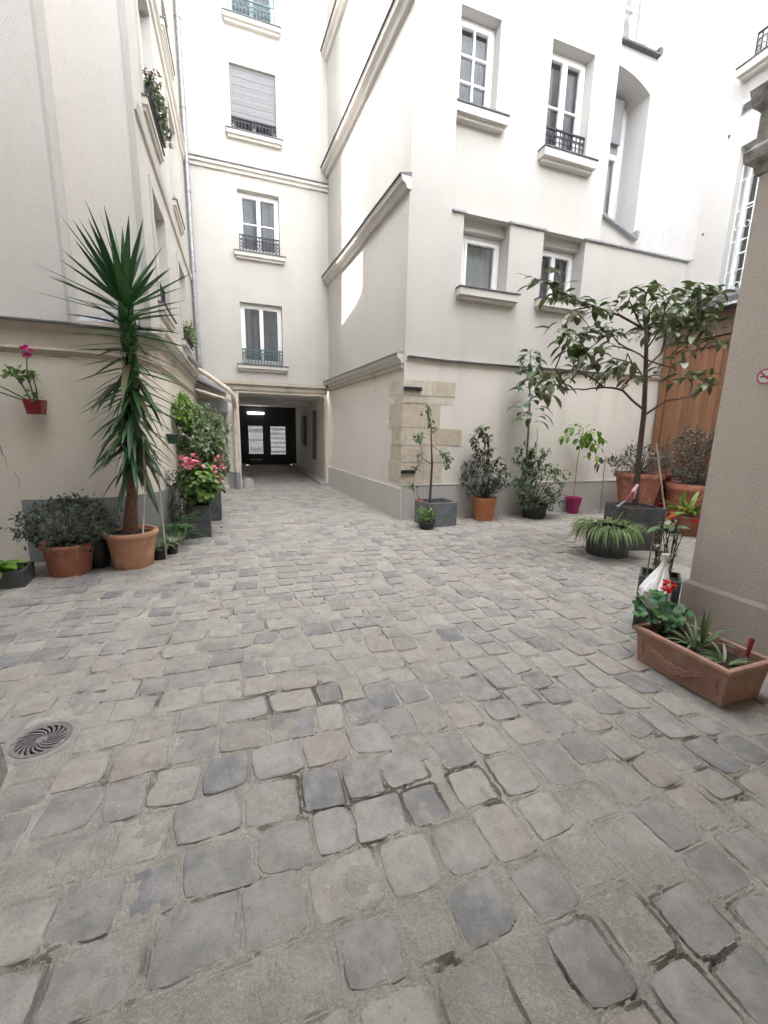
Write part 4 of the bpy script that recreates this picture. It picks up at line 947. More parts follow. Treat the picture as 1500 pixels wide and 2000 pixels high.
# ---- far left: dark trough with a bright leafed plant
p = thing('low_trough', 'low dark grey trough at the far left edge holding a bright green plant', 'planter', (-2.22, 4.62, 0)); pot_box(p, (-2.22, 4.62, 0), .50, .30, .17, 'grey_planter', .1)
p = thing('bright_leaf_plant', 'fresh light green broad leaved plant at the far left edge', 'plant', (-2.2, 4.62, .15))
leaves_as_parts(p, [((-2.18+U(-.1, .06), 4.58+U(-.05, .05), .16+U(0, .06)), Vector((U(-.6, 1), U(-.8, .2), U(.1, 1.0))), U(.16, .26), U(.08, .12), U(.8, 1.6), .5) for k in range(20)], 'bright')
# ---- pink flower pot on the left wall
p = thing('wall_pot', 'small square dark red pot hung on the left wall', 'pot', (-1.97, 5.22, 1.6)); m = MB()
pot_box(p, (-1.965, 5.245, 1.60), .155, .15, .145, 'red_plastic', 0, .012, .78, 'pot')
p = thing('wall_geranium', 'straggly geranium with one hot pink bloom in the red wall pot', 'plant', (-1.965, 5.245, 1.74))
m = MB()
heads = []
for pts in ([(-1.96, 5.24, 1.72), (-1.99, 5.22, 1.98), (-1.965, 5.2, 2.16)], [(-1.99, 5.24, 1.72), (-2.04, 5.2, 1.9), (-2.10, 5.16, 2.0)], [(-2.0, 5.24, 1.72), (-2.15, 5.16, 1.83), (-2.30, 5.1, 1.92)], [(-2.0, 5.24, 1.71), (-2.2, 5.14, 1.80), (-2.37, 5.1, 1.86)], [(-1.94, 5.24, 1.72), (-1.93, 5.22, 1.86), (-1.94, 5.2, 1.98)]):
    m.tube(pts, [.008, .007, .005], 5); heads.append(pts[-1])
m.build('stems', MT['bark_green'], p)
m = MB()
for h, n, r in ((heads[1], 34, .10), (heads[4], 26, .07), (heads[2], 40, .10), (heads[3], 36, .09), ((-1.95, 5.22, 1.78), 24, .07), ((-2.02, 5.2, 1.98), 20, .07)):
    for k in range(n): m.leaf(Vector(h)+rdir()*r*U(.2, 1), rdir(.2), U(.04, .06), U(.04, .055), .4, 2, .2, peak=.55)
stuff(m.build('foliage', MT['geran'], p)); flower_head(p, (-1.963, 5.19, 2.205), .055, 'hot_pink', 26)
# ---- small pots right of the yucca
for x, y, lab in ((-.93, 5.12, 'small black pot with a tiny striped spider plant, nearer the yucca pot'), (-.84, 5.32, 'small black pot with a tiny striped spider plant, further back beside the ferns')):
    p = thing('potted_spider_plant', lab, 'potted plant', (x, y, 0), 'small spider plants by the yucca'); pot_round(p, (x, y, 0), .065, .08, .13, 'black_plastic', .008, .02)
    arching(p, (x, y, .13), 26, .19, .017, 'spider_pale', .9, 2.0)
p = thing('fern', 'low bright green fern spilling in front of the grey planter on the left', 'fern', (-.80, 5.72, 0))
m = MB(); s = MB()
for k in range(34):
    a = U(0, 2*PI); e = U(.3, 1.0); b = Vector((-.80+U(-.1, .1), 5.72+U(-.14, .14), .12+U(0, .2))); d = Vector((math.cos(a)*e, math.sin(a)*e-.15, U(.25, .9)))
    q = b.copy(); dd_ = d.normalized()
    for j in range(9):
        q2 = q+dd_*.034; s.tube([q, q2], .0025, 3, False); sd_ = dd_.cross(Vector((0, 0, 1))); m.cur = U(0, 1)
        for g_ in (-1, 1): m.leaf(q2, sd_*g_+dd_*.4+Vector((0, 0, -.1)), .062*(1-j/11), .016, .4, 2, .1, rnd=U(0, 1))
        q = q2; dd_ = (dd_+Vector((0, 0, -.14))).normalized()
stuff(m.build('fronds', MT['fern'], p)); stuff(s.build('frond_stalks', MT['bark_green'], p))
# ---- grey planters with the pink geraniums and the bushes behind
p = thing('grey_planter', 'square slate grey planter under the pink geraniums on the left', 'planter', (-.60, 6.15, 0)); pot_box(p, (-.60, 6.15, 0), .31, .31, .46, 'grey_planter', .05)
p = thing('pink_geranium', 'bushy light green geranium with many pink blooms in the left grey planter', 'plant', (-.60, 6.15, .45))
geranium(p, (-.56, 6.18, .74), .33, .30, 950, 'geran', [((-.74, 6.0, 1.06), .075), ((-.60, 5.98, 1.10), .07), ((-.53, 6.0, 1.01), .065), ((-.66, 5.95, 1.02), .06), ((-.62, 5.93, 1.0), .06), ((-.36, 6.1, .94), .055), ((-.31, 6.05, .80), .06), ((-.30, 6.2, 1.07), .06), ((-.70, 5.95, 1.0), .05), ((-.25, 6.2, .98), .05)], 'pink_petal', (-.6, 6.15, .46))
p = thing('grey_planter', 'second slate grey planter half hidden behind the pink geraniums', 'planter', (-.52, 7.25, 0)); pot_box(p, (-.52, 7.25, 0), .34, .34, .48, 'grey_planter', 0)
p = thing('dark_leaf_plant', 'low grey leaved plant between the yucca and the pink geraniums', 'plant', (-.84, 6.0, 0))
shrub(p, (-.80, 6.02, .62), .16, .30, .42, 600, .055, .025, 'shrub_mauve', .8, 2, 14, root=(-.8, 6.0, .02))
p = thing('variegated_bush', 'tall loose bush with pale variegated leaves against the left wall', 'bush', (-.62, 7.3, .45))
shrub(p, (-.56, 7.35, 1.30), .38, .5, .58, 2700, .085, .042, 'varieg', .8, 2, 30, root=(-.6, 7.3, .45), shell=.35)
p = thing('green_bush', 'fresh mid green bush behind the pink geraniums', 'bush', (-.42, 7.5, .1))
shrub(p, (-.42, 7.15, .95), .24, .30, .28, 700, .07, .03, 'shrub_green', .8, 2, 16, root=(-.42, 7.3, .4))
p = thing('lime_climber', 'yellow green leaved plant hanging high on the left wall above the bushes', 'plant', (-.86, 7.3, 1.55))
shrub(p, (-.80, 7.1, 1.72), .16, .45, .26, 620, .085, .045, 'bright', 1.0, 2, 12, root=(-.88, 7.2, 1.5), tmat='bark_green')
for x, y, z, mt, lab in ((-.84, 6.9, 1.52, 'black_plastic', 'small black pot hung high on the left wall under the lime green plant'), (-.86, 6.25, 1.28, 'green_plastic', 'small dark green pot hung on the left wall behind the yucca')):
    p = thing('wall_pot', lab, 'pot', (x, y, z)); pot_round(p, (x, y, z), .06, .075, .13, mt, .008, .02)
# ---- flower boxes on the window sills of the left building
for y0, y1, z, n, fl, lab in ((6.2, 7.2, 5.26, 620, 'pale_pink', 'long flower box with trailing grey green foliage on an upper window of the left building'), (8.5, 9.5, 3.06, 330, 'pink_petal', 'flower box with pink and white blooms on the low far window of the left building')):
    p = thing('flower_box', lab, 'flower box', (-.80, (y0+y1)/2, z), 'window flower boxes')
    pot_box(p, (-.845, (y0+y1)/2, z+.012), .10, y1-y0-.1, .14, 'grey_planter' if z > 4 else 'black_plastic')
    m = MB()
    for k in range(n): m.leaf((-.82+U(-.06, .10), U(y0-.02, y1+.02), z+.13+U(-.10, .17)), rdir(.2), U(.04, .07), U(.02, .035), .8, 2)
    stuff(m.build('foliage', MT['shrub_dark' if z > 4 else 'geran'], p))
    for k in range(9): flower_head(p, (-.80+U(-.04, .10), U(y0, y1), z+.2+U(-.1, .12)), .035, 'pale_pink' if k % 2 or z > 4 else 'pink_petal', 9)
# ---- right: rose in the square grey planter at the corner
p = thing('square_planter', 'square blue grey planter at the limestone corner', 'planter', (3.02, 6.0, 0)); pot_box(p, (3.02, 6.02, 0), .54, .46, .40, 'grey_planter_light', .06, .025)
p = thing('young_tree', 'thin bare stemmed young tree with a few leaf tufts before the limestone blocks', 'tree', (2.90, 6.0, .38))
m = MB(); m.tube([(2.90, 6.0, .36), (2.91, 6.0, 1.0), (2.88, 6.0, 1.35), (2.86, 6.0, 1.62), (2.78, 5.98, 1.86)], [.022, .018, .012, .009, .005], 7)
m.tube([(2.89, 6, 1.3), (3.05, 5.98, 1.2), (3.18, 5.96, 1.08)], [.007, .005, .003], 5); m.tube([(2.9, 6, 1.0), (2.72, 5.97, 1.1), (2.64, 5.95, 1.42)], [.008, .006, .004], 5); m.tube([(2.72, 5.97, 1.1), (2.6, 5.95, .9), (2.56, 5.94, .62)], [.006, .004, .003], 5)
m.build('trunk', MT['bark'], p, smooth=True)
m = MB()
for c, n, r in (((2.78, 5.98, 1.84), 26, .10), ((2.84, 5.98, 1.68), 18, .07), ((2.90, 6.0, 1.56), 12, .06), ((3.16, 5.96, 1.10), 46, .12), ((3.08, 5.97, 1.18), 16, .08), ((2.62, 5.95, 1.42), 34, .09), ((2.70, 5.97, 1.46), 16, .06), ((2.66, 5.96, 1.15), 18, .08), ((2.60, 5.95, .95), 12, .06), ((2.56, 5.94, .66), 22, .07), ((3.14, 5.95, .98), 14, .06)):
    for k in range(n): m.leaf(Vector(c)+rdir()*r*U(.1, 1), rdir(-.1), U(.05, .085), U(.028, .045), .8, 2)
stuff(m.build('foliage', MT['shrub_green'], p))
p = thing('small_dark_pot', 'small low black bowl with a yellowish plant and one red bloom at the corner', 'pot', (2.72, 5.72, 0)); pot_round(p, (2.74, 5.76, 0), .11, .14, .13, 'black_plastic', .01, .02)
m = MB()
for k in range(110): m.leaf((2.72+U(-.12, .12), 5.75+U(-.1, .1), .16+U(-.02, .17)), rdir(.4), U(.05, .09), U(.03, .05), .8, 2)
stuff(m.build('foliage', MT['geran'], p))
m = MB()
for pts in ([(2.70, 5.78, .14), (2.66, 5.8, .35), (2.61, 5.82, .52)], [(2.70, 5.78, .14), (2.62, 5.84, .4), (2.58, 5.85, .66)]): m.tube(pts, .004, 4)
m.build('stems', MT['bark_green'], p)
flower_head(p, (2.63, 5.80, .46), .04, 'red_petal', 10)
# ---- orange pot with the conical grey shrub
p = thing('terracotta_pot', 'bright orange clay pot under the conical grey shrub against the facade', 'pot', (4.03, 6.14, 0), 'terracotta pots'); pot_round(p, (4.03, 6.14, 0), .165, .205, .41, 'terracotta_orange', .012, .05)
p = thing('conical_shrub', 'conical shrub with grey green leaves in the bright orange pot', 'shrub', (4.03, 6.14, .4))
shrub(p, (3.99, 6.12, .82), .44, .36, .40, 760, .095, .042, 'shrub_grey', .9, 2, 26, root=(4.03, 6.14, .38), shell=.35)
shrub(p, (3.92, 6.12, 1.30), .22, .2, .30, 150, .10, .045, 'shrub_grey', .9, 2, 12, root=(4.0, 6.12, .8), shell=.3)
shrub(p, (3.85, 6.10, 1.60), .11, .1, .10, 40, .10, .045, 'shrub_dark', .9, 2, 4, root=(3.95, 6.12, 1.3), shell=.3)
# ---- tall rubber plant and the bush at its foot
p = thing('black_pot', 'low black pot mostly covered by the dark bush against the facade', 'pot', (5.08, 6.08, 0)); pot_round(p, (5.08, 6.10, 0), .20, .23, .26, 'black_plastic', .012, .04)
p = thing('dark_bush', 'rounded dark green bush in the low black pot', 'bush', (5.08, 6.08, .2))
shrub(p, (5.10, 6.02, .60), .50, .34, .46, 1250, .075, .038, 'shrub_dark', .8, 2, 26, root=(5.08, 6.1, .24), shell=.4)
shrub(p, (4.72, 6.05, 1.14), .22, .2, .24, 190, .10, .042, 'shrub_dark', 1.2, 2, 10, root=(5.0, 6.1, .6), shell=.3)
shrub(p, (5.02, 6.05, 1.18), .20, .2, .20, 160, .085, .035, 'shrub_dark', 1.1, 2, 8, root=(5.0, 6.1, .6), shell=.3)
p = thing('rubber_plant', 'tall rubber plant with big drooping blue green leaves against the facade', 'plant', (4.85, 6.15, .24))
m = MB(); RT = [Vector((4.86, 6.14, .22)), Vector((4.84, 6.13, .9)), Vector((4.82, 6.12, 1.5)), Vector((4.78, 6.10, 2.0)), Vector((4.72, 6.08, 2.5)), Vector((4.66, 6.05, 2.86))]; m.tube(RT, [.022, .02, .018, .015, .011, .006], 7); m.build('stem', MT['bark_green'], p, smooth=True)
sp = []
for i in range(58):
    t = i/57; z = 1.48+1.40*t; k = (z-.22)/2.64*5; j = min(4, int(k)); b = RT[j].lerp(RT[j+1], k-j); a = i*2.4+U(-.3, .3)
    if .22 < t < .42 and i % 2: continue
    d = Vector((math.cos(a), math.sin(a)*.8-.15, U(.1, .8))); b = b+Vector((d.x, d.y, .3))*U(.03, .20)*(1.15-t*.6); sp.append((b, d, U(.20, .32)*(1.1-.35*t), U(.085, .125)*(1.05-.3*t), U(1.2, 2.3), .5))
leaves_as_parts(p, sp, 'loquat_pale')
m = MB(); m.tube([(5.12, 6.2, .2), (5.10, 6.22, 1.62)], .008, 5); tag(m.build('plant_stake', MT['stake']), 'thin pale stake beside the stem of the rubber plant', 'stake')
# ---- magenta pot and its yellow green plant
p = thing('magenta_pot', 'small magenta plastic pot on the paving against the facade', 'pot', (6.1, 6.22, 0)); pot_round(p, (6.1, 6.22, 0.02), .10, .145, .31, 'magenta_plastic', .012, .04)
p = thing('papaya_plant', 'lanky yellow green leaved plant on a stake in the magenta pot', 'plant', (6.1, 6.22, .3))
m = MB(); m.tube([(6.1, 6.22, .3), (6.06, 6.2, 1.0), (6.1, 6.18, 1.65)], .008, 5); m.tube([(6.08, 6.2, 1.6), (5.85, 6.15, 1.62), (5.6, 6.1, 1.45)], .005, 4); m.build('stem', MT['stake_brown'], p)
sp = []
for c, n, r in (((6.22, 6.12, 1.50), 34, .22), ((6.32, 6.1, 1.24), 22, .16), ((5.85, 6.12, 1.66), 10, .16), ((5.62, 6.1, 1.50), 7, .08), ((6.05, 6.14, 1.40), 12, .12)):
    for k in range(n): sp.append((Vector(c)+rdir()*r*U(.2, 1), rdir(-.1), U(.11, .19), U(.055, .085), U(.8, 1.8), .45))
leaves_as_parts(p, sp, 'papaya')
p = thing('thin_seedling', 'thin seedling on a cane with few dark leaves, right of the magenta pot', 'plant', (6.66, 6.12, .05))
m = MB(); m.tube([(6.70, 6.12, .0), (6.64, 6.1, 1.12)], .009, 5); m.build('cane', MT['stake_brown'], p)
leaves_as_parts(p, [((6.62+U(-.2, .2), 6.08+U(-.05, .05), 1.05+U(-.08, .1)), rdir(-.2), U(.12, .2), U(.05, .08), 1.3, .45) for k in range(13)], 'shrub_dark')
# ---- the loquat tree
p = thing('large_planter', 'large square dark grey planter holding the small branching tree', 'planter', (5.03, 4.15, 0)); pot_box(p, (5.10, 4.10, 0), .52, .52, .58, 'grey_planter', -.30, .025)
lt = thing('loquat_tree', 'small branching tree with large drooping dull green leaves in the dark planter', 'tree', (5.1, 4.15, .56))
m = MB(); TB = [[Vector(q) for q in b] for b in TREE_BRANCHES]
for k, b in enumerate(TB):
    r0 = .042 if k == 0 else .016 if k in (1, 5, 9, 11) else .011
    r1 = .012 if k == 0 else .006
    if k: b[0] = min((TB[j][i].lerp(TB[j][i+1], f/8) for j in range(k) for i in range(len(TB[j])-1) for f in range(9)), key=lambda q: (q-b[0]).length)
    q = [b[0]]
    for i in range(len(b)-1):
        for f in (.5, 1): q.append(b[i].lerp(b[i+1], f)+(Vector((U(-.012, .012), U(-.012, .012), U(-.012, .012))) if f < 1 else Vector((0, 0, 0))))
    q[0] = b[0]; n = len(q); m.tube(q, [r0+(r1-r0)*i/(n-1) for i in range(n)], 7)
    if k == 0: m.build('trunk', MT['bark'], lt, smooth=True); m = MB()
ends = [q for b in TB for q in b]
tr_ = random.Random(3)
TREE_CLUSTERS = TREE_CLUSTERS+[(tr_.uniform(5.35, 6.35), tr_.uniform(4.1, 4.6), tr_.uniform(2.7, 3.5), 6) for k in range(15)]+[(tr_.uniform(3.4, 4.6), tr_.uniform(3.7, 4.4), tr_.uniform(2.1, 3.1), 4) for k in range(3)]
for x, y, z, n in TREE_CLUSTERS:
    c = Vector((x, y, z)); e = min(ends, key=lambda q: (q-c).length)
    if (e-c).length > .06: m.tube([e, (e+c)/2+Vector((0, 0, .02)), c], [.006, .005, .003], 5)
m.build('branches', MT['bark'], lt, smooth=True)
sp = []
for x, y, z, n in TREE_CLUSTERS:
    for k in range(n+6):
        a = U(0, 2*PI); d = Vector((math.cos(a), math.sin(a), U(-.35, 1.0)))
        sp.append((Vector((x, y, z))+Vector((d.x*.035+U(-.09, .09), d.y*.035+U(-.1, .1), U(-.07, .07))), d, U(.11, .25), U(.045, .085), U(.5, 1.8), U(.42, .58)))
rng.shuffle(sp); sp.sort(key=lambda s: -s[2]); leaves_as_parts(lt, sp, 'loquat', 300)
m = MB(); m.tube([(5.62, 4.05, .5), (5.40, 4.15, 1.42)], .011, 6); tag(m.build('plant_stake', MT['stake']), 'pale stake leaning in the large dark planter beside the tree trunk', 'stake')
# ---- spider plant before the tree
p = thing('round_planter', 'dark round planter under the bushy spider plant', 'planter', (4.42, 3.85, 0)); pot_round(p, (4.44, 3.88, 0), .24, .27, .36, 'grey_planter', .008, .03)
p = thing('spider_plant', 'big bushy spider plant spilling over the dark round planter before the tree', 'plant', (4.42, 3.85, .34))
arching(p, (4.36, 3.84, .38), 430, .31, .017, 'spider', 1.2, 3.0, 300, .85, .24)
# red and pink pinwheel tool leaning there
p = thing('garden_fork', 'small garden tool with a red and pink handle lying on the dark planter', 'tool', (4.72, 3.95, .62)); m = MB(); m.tube([(4.62, 3.86, .70), (4.80, 3.92, .80)], .013, 7); m.build('handle', MT['magenta_plastic'], p)
m = MB(); m.tube([(4.80, 3.92, .80), (4.92, 3.96, .88)], .02, 7); m.tube([(4.90, 3.95, .88), (4.90, 3.97, .70)], .014, 6); m.build('grip', MT['pale_pink'], p)
m = MB(); m.tube([(4.62, 3.86, .70), (4.45, 3.82, .63)], [.008, .02], 5); m.build('blade', MT['zinc'], p)
# ---- large pots before the shed
p = thing('terracotta_pot', 'dull red clay pot directly behind the trunk of the small tree', 'pot', (7.15, 5.75, 0), 'terracotta pots'); pot_round(p, (7.15, 5.75, .12), .28, .38, .72, 'terracotta_red', .05, .09)
m = MB(); m.lathe((7.15, 5.75, 0), [(.30, -.01), (.30, .12)], 20); m.build('pot_foot', MT['terracotta_red'], p)
p = thing('terracotta_pot', 'wide reddish clay pot with a broad rim in front of the wooden shed', 'pot', (7.85, 5.2, 0), 'terracotta pots'); pot_round(p, (7.85, 5.15, 0), .34, .46, .70, 'terracotta_red', .05, .12)
p = thing('dark_red_pot', 'dark red pot between the two big clay pots', 'pot', (7.55, 5.75, 0)); pot_round(p, (7.62, 5.72, 0), .17, .21, .80, 'red_plastic', .015, .05)
p = thing('mauve_shrub', 'purplish grey small leaved shrub in the clay pot behind the tree trunk', 'shrub', (7.15, 5.75, .8)); shrub(p, (7.12, 5.75, 1.08), .58, .4, .28, 1100, .06, .03, 'shrub_mauve', .6, 2, 30, root=(7.15, 5.75, .8))
p = thing('mauve_shrub', 'larger purplish grey shrub in front of the orange wooden shed', 'shrub', (7.85, 5.15, .66)); shrub(p, (7.80, 5.20, 1.18), .60, .5, .52, 2300, .06, .03, 'shrub_mauve', .6, 2, 40, root=(7.85, 5.15, .66))
# ---- plants along the pier
p = thing('red_pot', 'dark red clay pot holding the striped orange green plant beyond the pier', 'pot', (6.62, 4.4, 0)); pot_round(p, (6.62, 4.4, 0), .16, .21, .32, 'terracotta_red', .015, .04)
p = thing('croton', 'plant with orange and green striped strap leaves half hidden by the pier', 'plant', (6.62, 4.4, .3))
leaves_as_parts(p, [((6.60+U(-.12, .08), 4.38+U(-.08, .08), .32+U(0, .06)), Vector((U(-1, .5), U(-.6, .6), U(.2, .9))), U(.32, .52), U(.045, .075), U(.6, 1.6), .45) for k in range(30)], 'croton')
for x, y, z in ((6.1, 4.3, .36), (6.5, 4.2, .22)): flower_head(p, (x, y, z), .07, 'red_petal', 12)
p = thing('square_planter', 'tall dark grey planter beside the plinth of the pier with a white bag in front', 'planter', (3.07, 2.17, 0)); pot_box(p, (3.07, 2.17, 0), .27, .27, .45, 'grey_planter', RAD(-53), .018, .97)
p = thing('silver_plant', 'wiry plant with small silver variegated leaves in the planter by the pier', 'plant', (3.08, 2.18, .42))
m = MB(); s = MB()
for k in range(15):
    b = Vector((3.09+U(-.06, .06), 2.18+U(-.06, .06), .41)); t_ = b+Vector((U(-.10, .05), U(-.08, .08), U(.3, .52))); s.tube([b, (b+t_)/2+Vector((U(-.03, .03), 0, 0)), t_], .003, 4)
    for j in range(14):
        q = b.lerp(t_, U(.15, 1)); m.leaf(q, rdir(), U(.025, .045), U(.02, .03), .4, 2)
stuff(m.build('foliage', MT['varieg'], p)); s.build('stems', MT['bark'], p)
sp = [((3.12+U(-.03, .03), 2.2, .80+U(-.05, .05)), Vector((U(-1, .5), U(-.6, .6), U(0, .6))), U(.12, .19), U(.05, .07), U(.5, 1.2), .5) for k in range(9)]; leaves_as_parts(p, sp, 'shrub_green')
m = MB()
for x, y in ((3.02, 2.24), (3.14, 2.14)): m.tube([(x, y, .38), (x+.01, y, .80)], .006, 5)
tag(m.build('plant_stakes', MT['stake_brown']), 'pair of thin dark canes standing in the planter by the pier', 'stake')
# white bag tied to a cane
m = MB(); prof_ = [(.010, .66, 0), (.03, .655, 0), (.016, .63, 0), (.014, .61, .0), (.03, .57, -.005), (.055, .52, -.02), (.085, .46, -.05), (.115, .40, -.08), (.125, .35, -.08), (.11, .30, -.05), (.08, .25, -.02), (.04, .22, 0), (.004, .215, 0)]
n = 22; vs = []; nr = random.Random(5)
for j, (r, z, dx) in enumerate(prof_):
    for k in range(n):
        a = 2*PI*k/n; w = r*(1+.16*math.sin(5*a+j*.6)+.10*math.sin(9*a-j)+nr.uniform(-.07, .07)); vs.append((2.90+dx+w*math.cos(a)*.8, 2.03+dx*.2+w*.75*math.sin(a), z+.01+nr.uniform(-.006, .006)))
m.add(vs, [(j*n+k, (j+1)*n+k, (j+1)*n+(k+1) % n, j*n+(k+1) % n) for j in range(len(prof_)-1) for k in range(n)])
tag(m.build('plastic_bag', MT['bag'], smooth=False), 'crumpled white plastic bag tied up beside the dark planter', 'bag')
# ---- the long terracotta box with garlands
bx = thing('terracotta_trough', 'long pinkish terracotta trough with a moulded garland on its side by the pier', 'planter', (2.64, 1.53, 0))
X0, X1, Y0, Y1, HB = 2.47, 2.86, 1.28, 1.86, .255
def trough(i, z0, z1): return X0+i, X1-i, Y0+i, Y1-i, z0, z1
m = MB(); t_ = .022
def rr(i, z): return [(X0+i, Y0+i, z), (X1-i, Y0+i, z), (X1-i, Y1-i, z), (X0+i, Y1-i, z)]
rows = [rr(.03, .012), rr(.012, .22), rr(-.004, .223), rr(-.008, .238), rr(-.004, .252), rr(.004, HB), rr(.022, HB), rr(.026, .25), rr(.03, .19)]
m.add([p_ for r in rows for p_ in r], [(3, 2, 1, 0)]+[(i*4+k, i*4+(k+1) % 4, (i+1)*4+(k+1) % 4, (i+1)*4+k) for i in range(8) for k in range(4)]); m.build('trough', MT['terracotta_pink'], bx)
m = MB(); m.add(rr(.031, .192)+[(2.66, 1.57, .205)], [(k, (k+1) % 4, 4) for k in range(4)]); m.build('soil', MT['soil'], bx)
m = MB()
for y in (1.36, 1.78): m.box(X0+.05, X1-.05, y-.03, y+.03, -.005, .0125)
m.build('foot', MT['terracotta_pink'], bx)
def fx(z): return X0+.03-.018*(z-.012)/.208
m = MB(); 
for k in range(17):
    t = k/16; y = 1.42+.33*t; z = .135-.05*math.sin(PI*t)+.03*abs(t-.5); r = .013+.012*math.sin(PI*t)
    m.lathe((0, 0, 0), [(.0, 0)], 3) if False else None
    for q in range(2):
        c = Vector((fx(z)-.002, y+U(-.004, .004), z+U(-.008, .008)*(.4+math.sin(PI*t)))); m.ring(c, r*.6, r*.62, (0, 1, 0), (0, 0, 1), 8, 5)
g_ = m.build('garland', MT['terracotta_pink'], bx, smooth=True)
for y, sg in ((1.345, -1), (1.80, 1)):
    m = MB()
    pts = [Vector((fx(.17)-.002, y, .175)), Vector((fx(.14)-.003, y+.004*sg, .145)), Vector((fx(.1)-.003, y-.004*sg, .11)), Vector((fx(.08)-.003, y, .085))]; m.tube(pts, [.004, .006, .008, .010], 6)
    for z in (.078, .098): m.ring((fx(z)-.002, y, z), .010, .006, (0, 1, 0), (0, 0, 1), 8, 5)
    m.build('tassel', MT['terracotta_pink'], bx, smooth=True)
p = thing('red_geranium', 'broad leaved geranium with a single vivid red bloom in the terracotta trough', 'plant', (2.66, 1.78, .2))
m = MB(); s = MB(); sp_ = []
for k, (x, y, z, R) in enumerate([(2.50, 1.86, .335, .048), (2.56, 1.92, .36, .05), (2.62, 1.84, .42, .055), (2.68, 1.90, .45, .05), (2.72, 1.80, .36, .06), (2.80, 1.84, .35, .065), (2.66, 1.72, .34, .05), (2.58, 1.78, .36, .055), (2.76, 1.92, .40, .05), (2.53, 1.80, .31, .045), (2.70, 1.75, .30, .05), (2.86, 1.80, .32, .05), (2.62, 1.95, .40, .045), (2.60, 1.72, .30, .04)]):
    nrm = Vector((U(-.5, .2), U(-.6, .1), 1)).normalized(); x_ = nrm.orthogonal().normalized(); y_ = nrm.cross(x_); q = Vector((x, y, z)); lm = MB(); lm.cur = U(0, 1); n = 14
    ring1 = [q+(x_*math.cos(2*PI*j/n)+y_*math.sin(2*PI*j/n))*R*(1.0 if j % 2 else .90)*(1 if j else .55)+nrm*.010*math.cos(j*2.7) for j in range(n)]
    ring2 = [q.lerp(r_, .55)-nrm*.004 for r_ in ring1]
    lm.add([q-nrm*.01]+ring2+ring1, [(0, j+1, (j+1) % n+1) for j in range(n)]+[(j+1, n+j+1, n+(j+1) % n+1, (j+1) % n+1) for j in range(n)]); lm.build('leaf', MT['geran_dark'], p, smooth=True)
    s.tube([(2.66, 1.80, .19), (2.66+(x-2.66)*.6, 1.80+(y-1.80)*.6, z-.06), (x, y, z-.008)], [.005, .004, .003], 5)
s.tube([(2.66, 1.80, .2), (2.65, 1.80, .40), (2.64, 1.80, .525)], .004, 5); s.build('stems', MT['bark_green'], p); flower_head(p, (2.64, 1.80, .535), .042, 'red_petal', 34)
p = thing('striped_spider_plant', 'upright white striped spider plant in the middle of the terracotta trough', 'plant', (2.70, 1.58, .2)); arching(p, (2.68, 1.60, .20), 24, .26, .019, 'spider_pale', .9, 1.5, 300, .8, .03)
leaves_as_parts(p, [((2.70, 1.58, .2), Vector((.1*k-.1, .1-.05*k, 1)), .26, .022, .1, .35) for k in range(4)], 'spider_pale')
p = thing('striped_spider_plant', 'smaller striped spider plant at the near end of the terracotta trough', 'plant', (2.66, 1.40, .2)); arching(p, (2.64, 1.40, .20), 26, .16, .014, 'spider_pale', 1.0, 1.6, 300, .7, .02)
p = thing('garden_trowel', 'garden tool with a dark red handle stuck in the near end of the trough', 'tool', (2.79, 1.38, .2)); m = MB(); m.tube([(2.79, 1.38, .235), (2.805, 1.385, .28), (2.82, 1.39, .335), (2.823, 1.39, .345)], [.009, .012, .015, .008], 8); m.build('handle', MT['red_plastic'], p, smooth=True); m = MB(); m.tube([(2.775, 1.375, .17), (2.79, 1.38, .236)], .005, 6); m.build('shank', MT['zinc'], p)
# ---- drain
dn = thing('drain_grate', 'round cast iron drain grate with swirling slots set in the setts on the left', 'drain', (DR[0], DR[1], 0))
cx, cy = DR
m = MB(); m.lathe((cx, cy, 0), [(.118, -.06), (.118, .004), (.122, .008), (.150, .009), (.158, .004), (.17, -.03)], 40); 
m.f = [f for f in m.f if len(f) == 4]; m.r = m.r[:len(m.f)]; m.build('concrete_ring', MT['concrete'], dn, smooth=True)
m = MB(); m.lathe((cx, cy, 0), [(.099, -.012), (.099, .007), (.117, .007), (.117, -.012)], 40); m.f = [f for f in m.f if len(f) == 4]; m.r = m.r[:len(m.f)]; m.build('rim', MT['cast_iron'], dn)
m = MB(); m.lathe((cx, cy, 0), [(.022, -.012), (.022, .006), (.012, .006), (.001, .002)], 16); m.build('hub', MT['cast_iron'], dn)
m = MB(); m.lathe((cx, cy, 0), [(.117, -.055), (.117, -.05), (.001, -.05)], 24); m.build('pit', MT['pit'], dn)
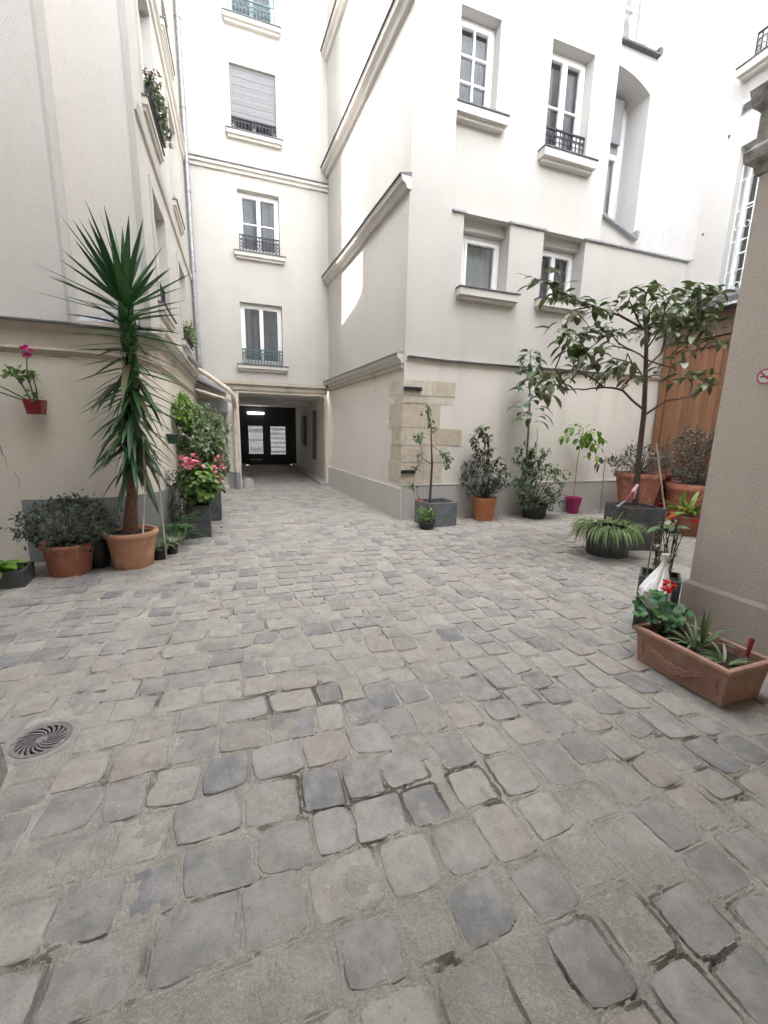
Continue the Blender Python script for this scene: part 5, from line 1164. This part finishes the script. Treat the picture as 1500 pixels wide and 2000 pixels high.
for k in range(18):
    a0 = 2*PI*k/18; vs = []
    for i in range(6):
        t = i/5; r = .0205+.0795*t; a = a0+1.15*t**.8; w = (.0022+.0066*t)
        for s_ in (-1, 1):
            for z in (.005, -.012): vs.append((cx+r*math.cos(a+s_*w/r), cy+r*math.sin(a+s_*w/r), z))
    fs = []
    for i in range(5):
        b = 4*i; fs += [(b, b+2, b+6, b+4), (b, b+4, b+5, b+1), (b+2, b+3, b+7, b+6)]
    m = MB(); m.add(vs, fs); m.build('vane', MT['cast_iron'], dn)
# ---- no smoking sign on the pier
ns = thing('no_smoking_sign', 'round no smoking sign with a red ring on the pier at the right edge', 'sign', (3.31, 1.86, 1.91))
q = Vector((3.3175, 1.855, 1.915)); Yv, Zv = Vector((0, -1, 0)), Vector((0, 0, 1))
def disc(r, dx, n=28): return [q+Vector((dx, 0, 0))+(Yv*math.cos(2*PI*k/n)+Zv*math.sin(2*PI*k/n))*r for k in range(n)]
m = MB(); m.add(disc(.05, 0)+disc(.05, -.002), [tuple(range(28)), tuple(range(28, 56))[::-1]]+[(k, (k+1) % 28, 28+(k+1) % 28, 28+k) for k in range(28)]); m.build('plate', MT['white_sign'], ns)
m = MB(); a_, b_ = disc(.050, -.003), disc(.041, -.003); m.add(a_+b_, [(k, (k+1) % 28, 28+(k+1) % 28, 28+k) for k in range(28)])
m.add([q+Vector((-.0036, 0, 0))+Yv*u_+Zv*w_ for u_, w_ in ((-.034, .026), (-.027, .033), (.034, -.026), (.027, -.033))], [(0, 1, 2, 3)]); m.build('red_ring', MT['red_sign'], ns)
m = MB()
for u0, u1 in ((-.030, .014), (.017, .028)): m.add([q+Vector((-.003, 0, 0))+Yv*u_+Zv*w_ for u_, w_ in ((u0, -.006), (u1, -.006), (u1, .003), (u0, .003))], [(0, 1, 2, 3)])
m.add([q+Vector((-.003, 0, 0))+Yv*u_+Zv*w_ for u_, w_ in ((.018, .006), (.021, .006), (.025, .02), (.021, .022))], [(0, 1, 2, 3)]); m.build('cigarette', MT['black_sign'], ns)
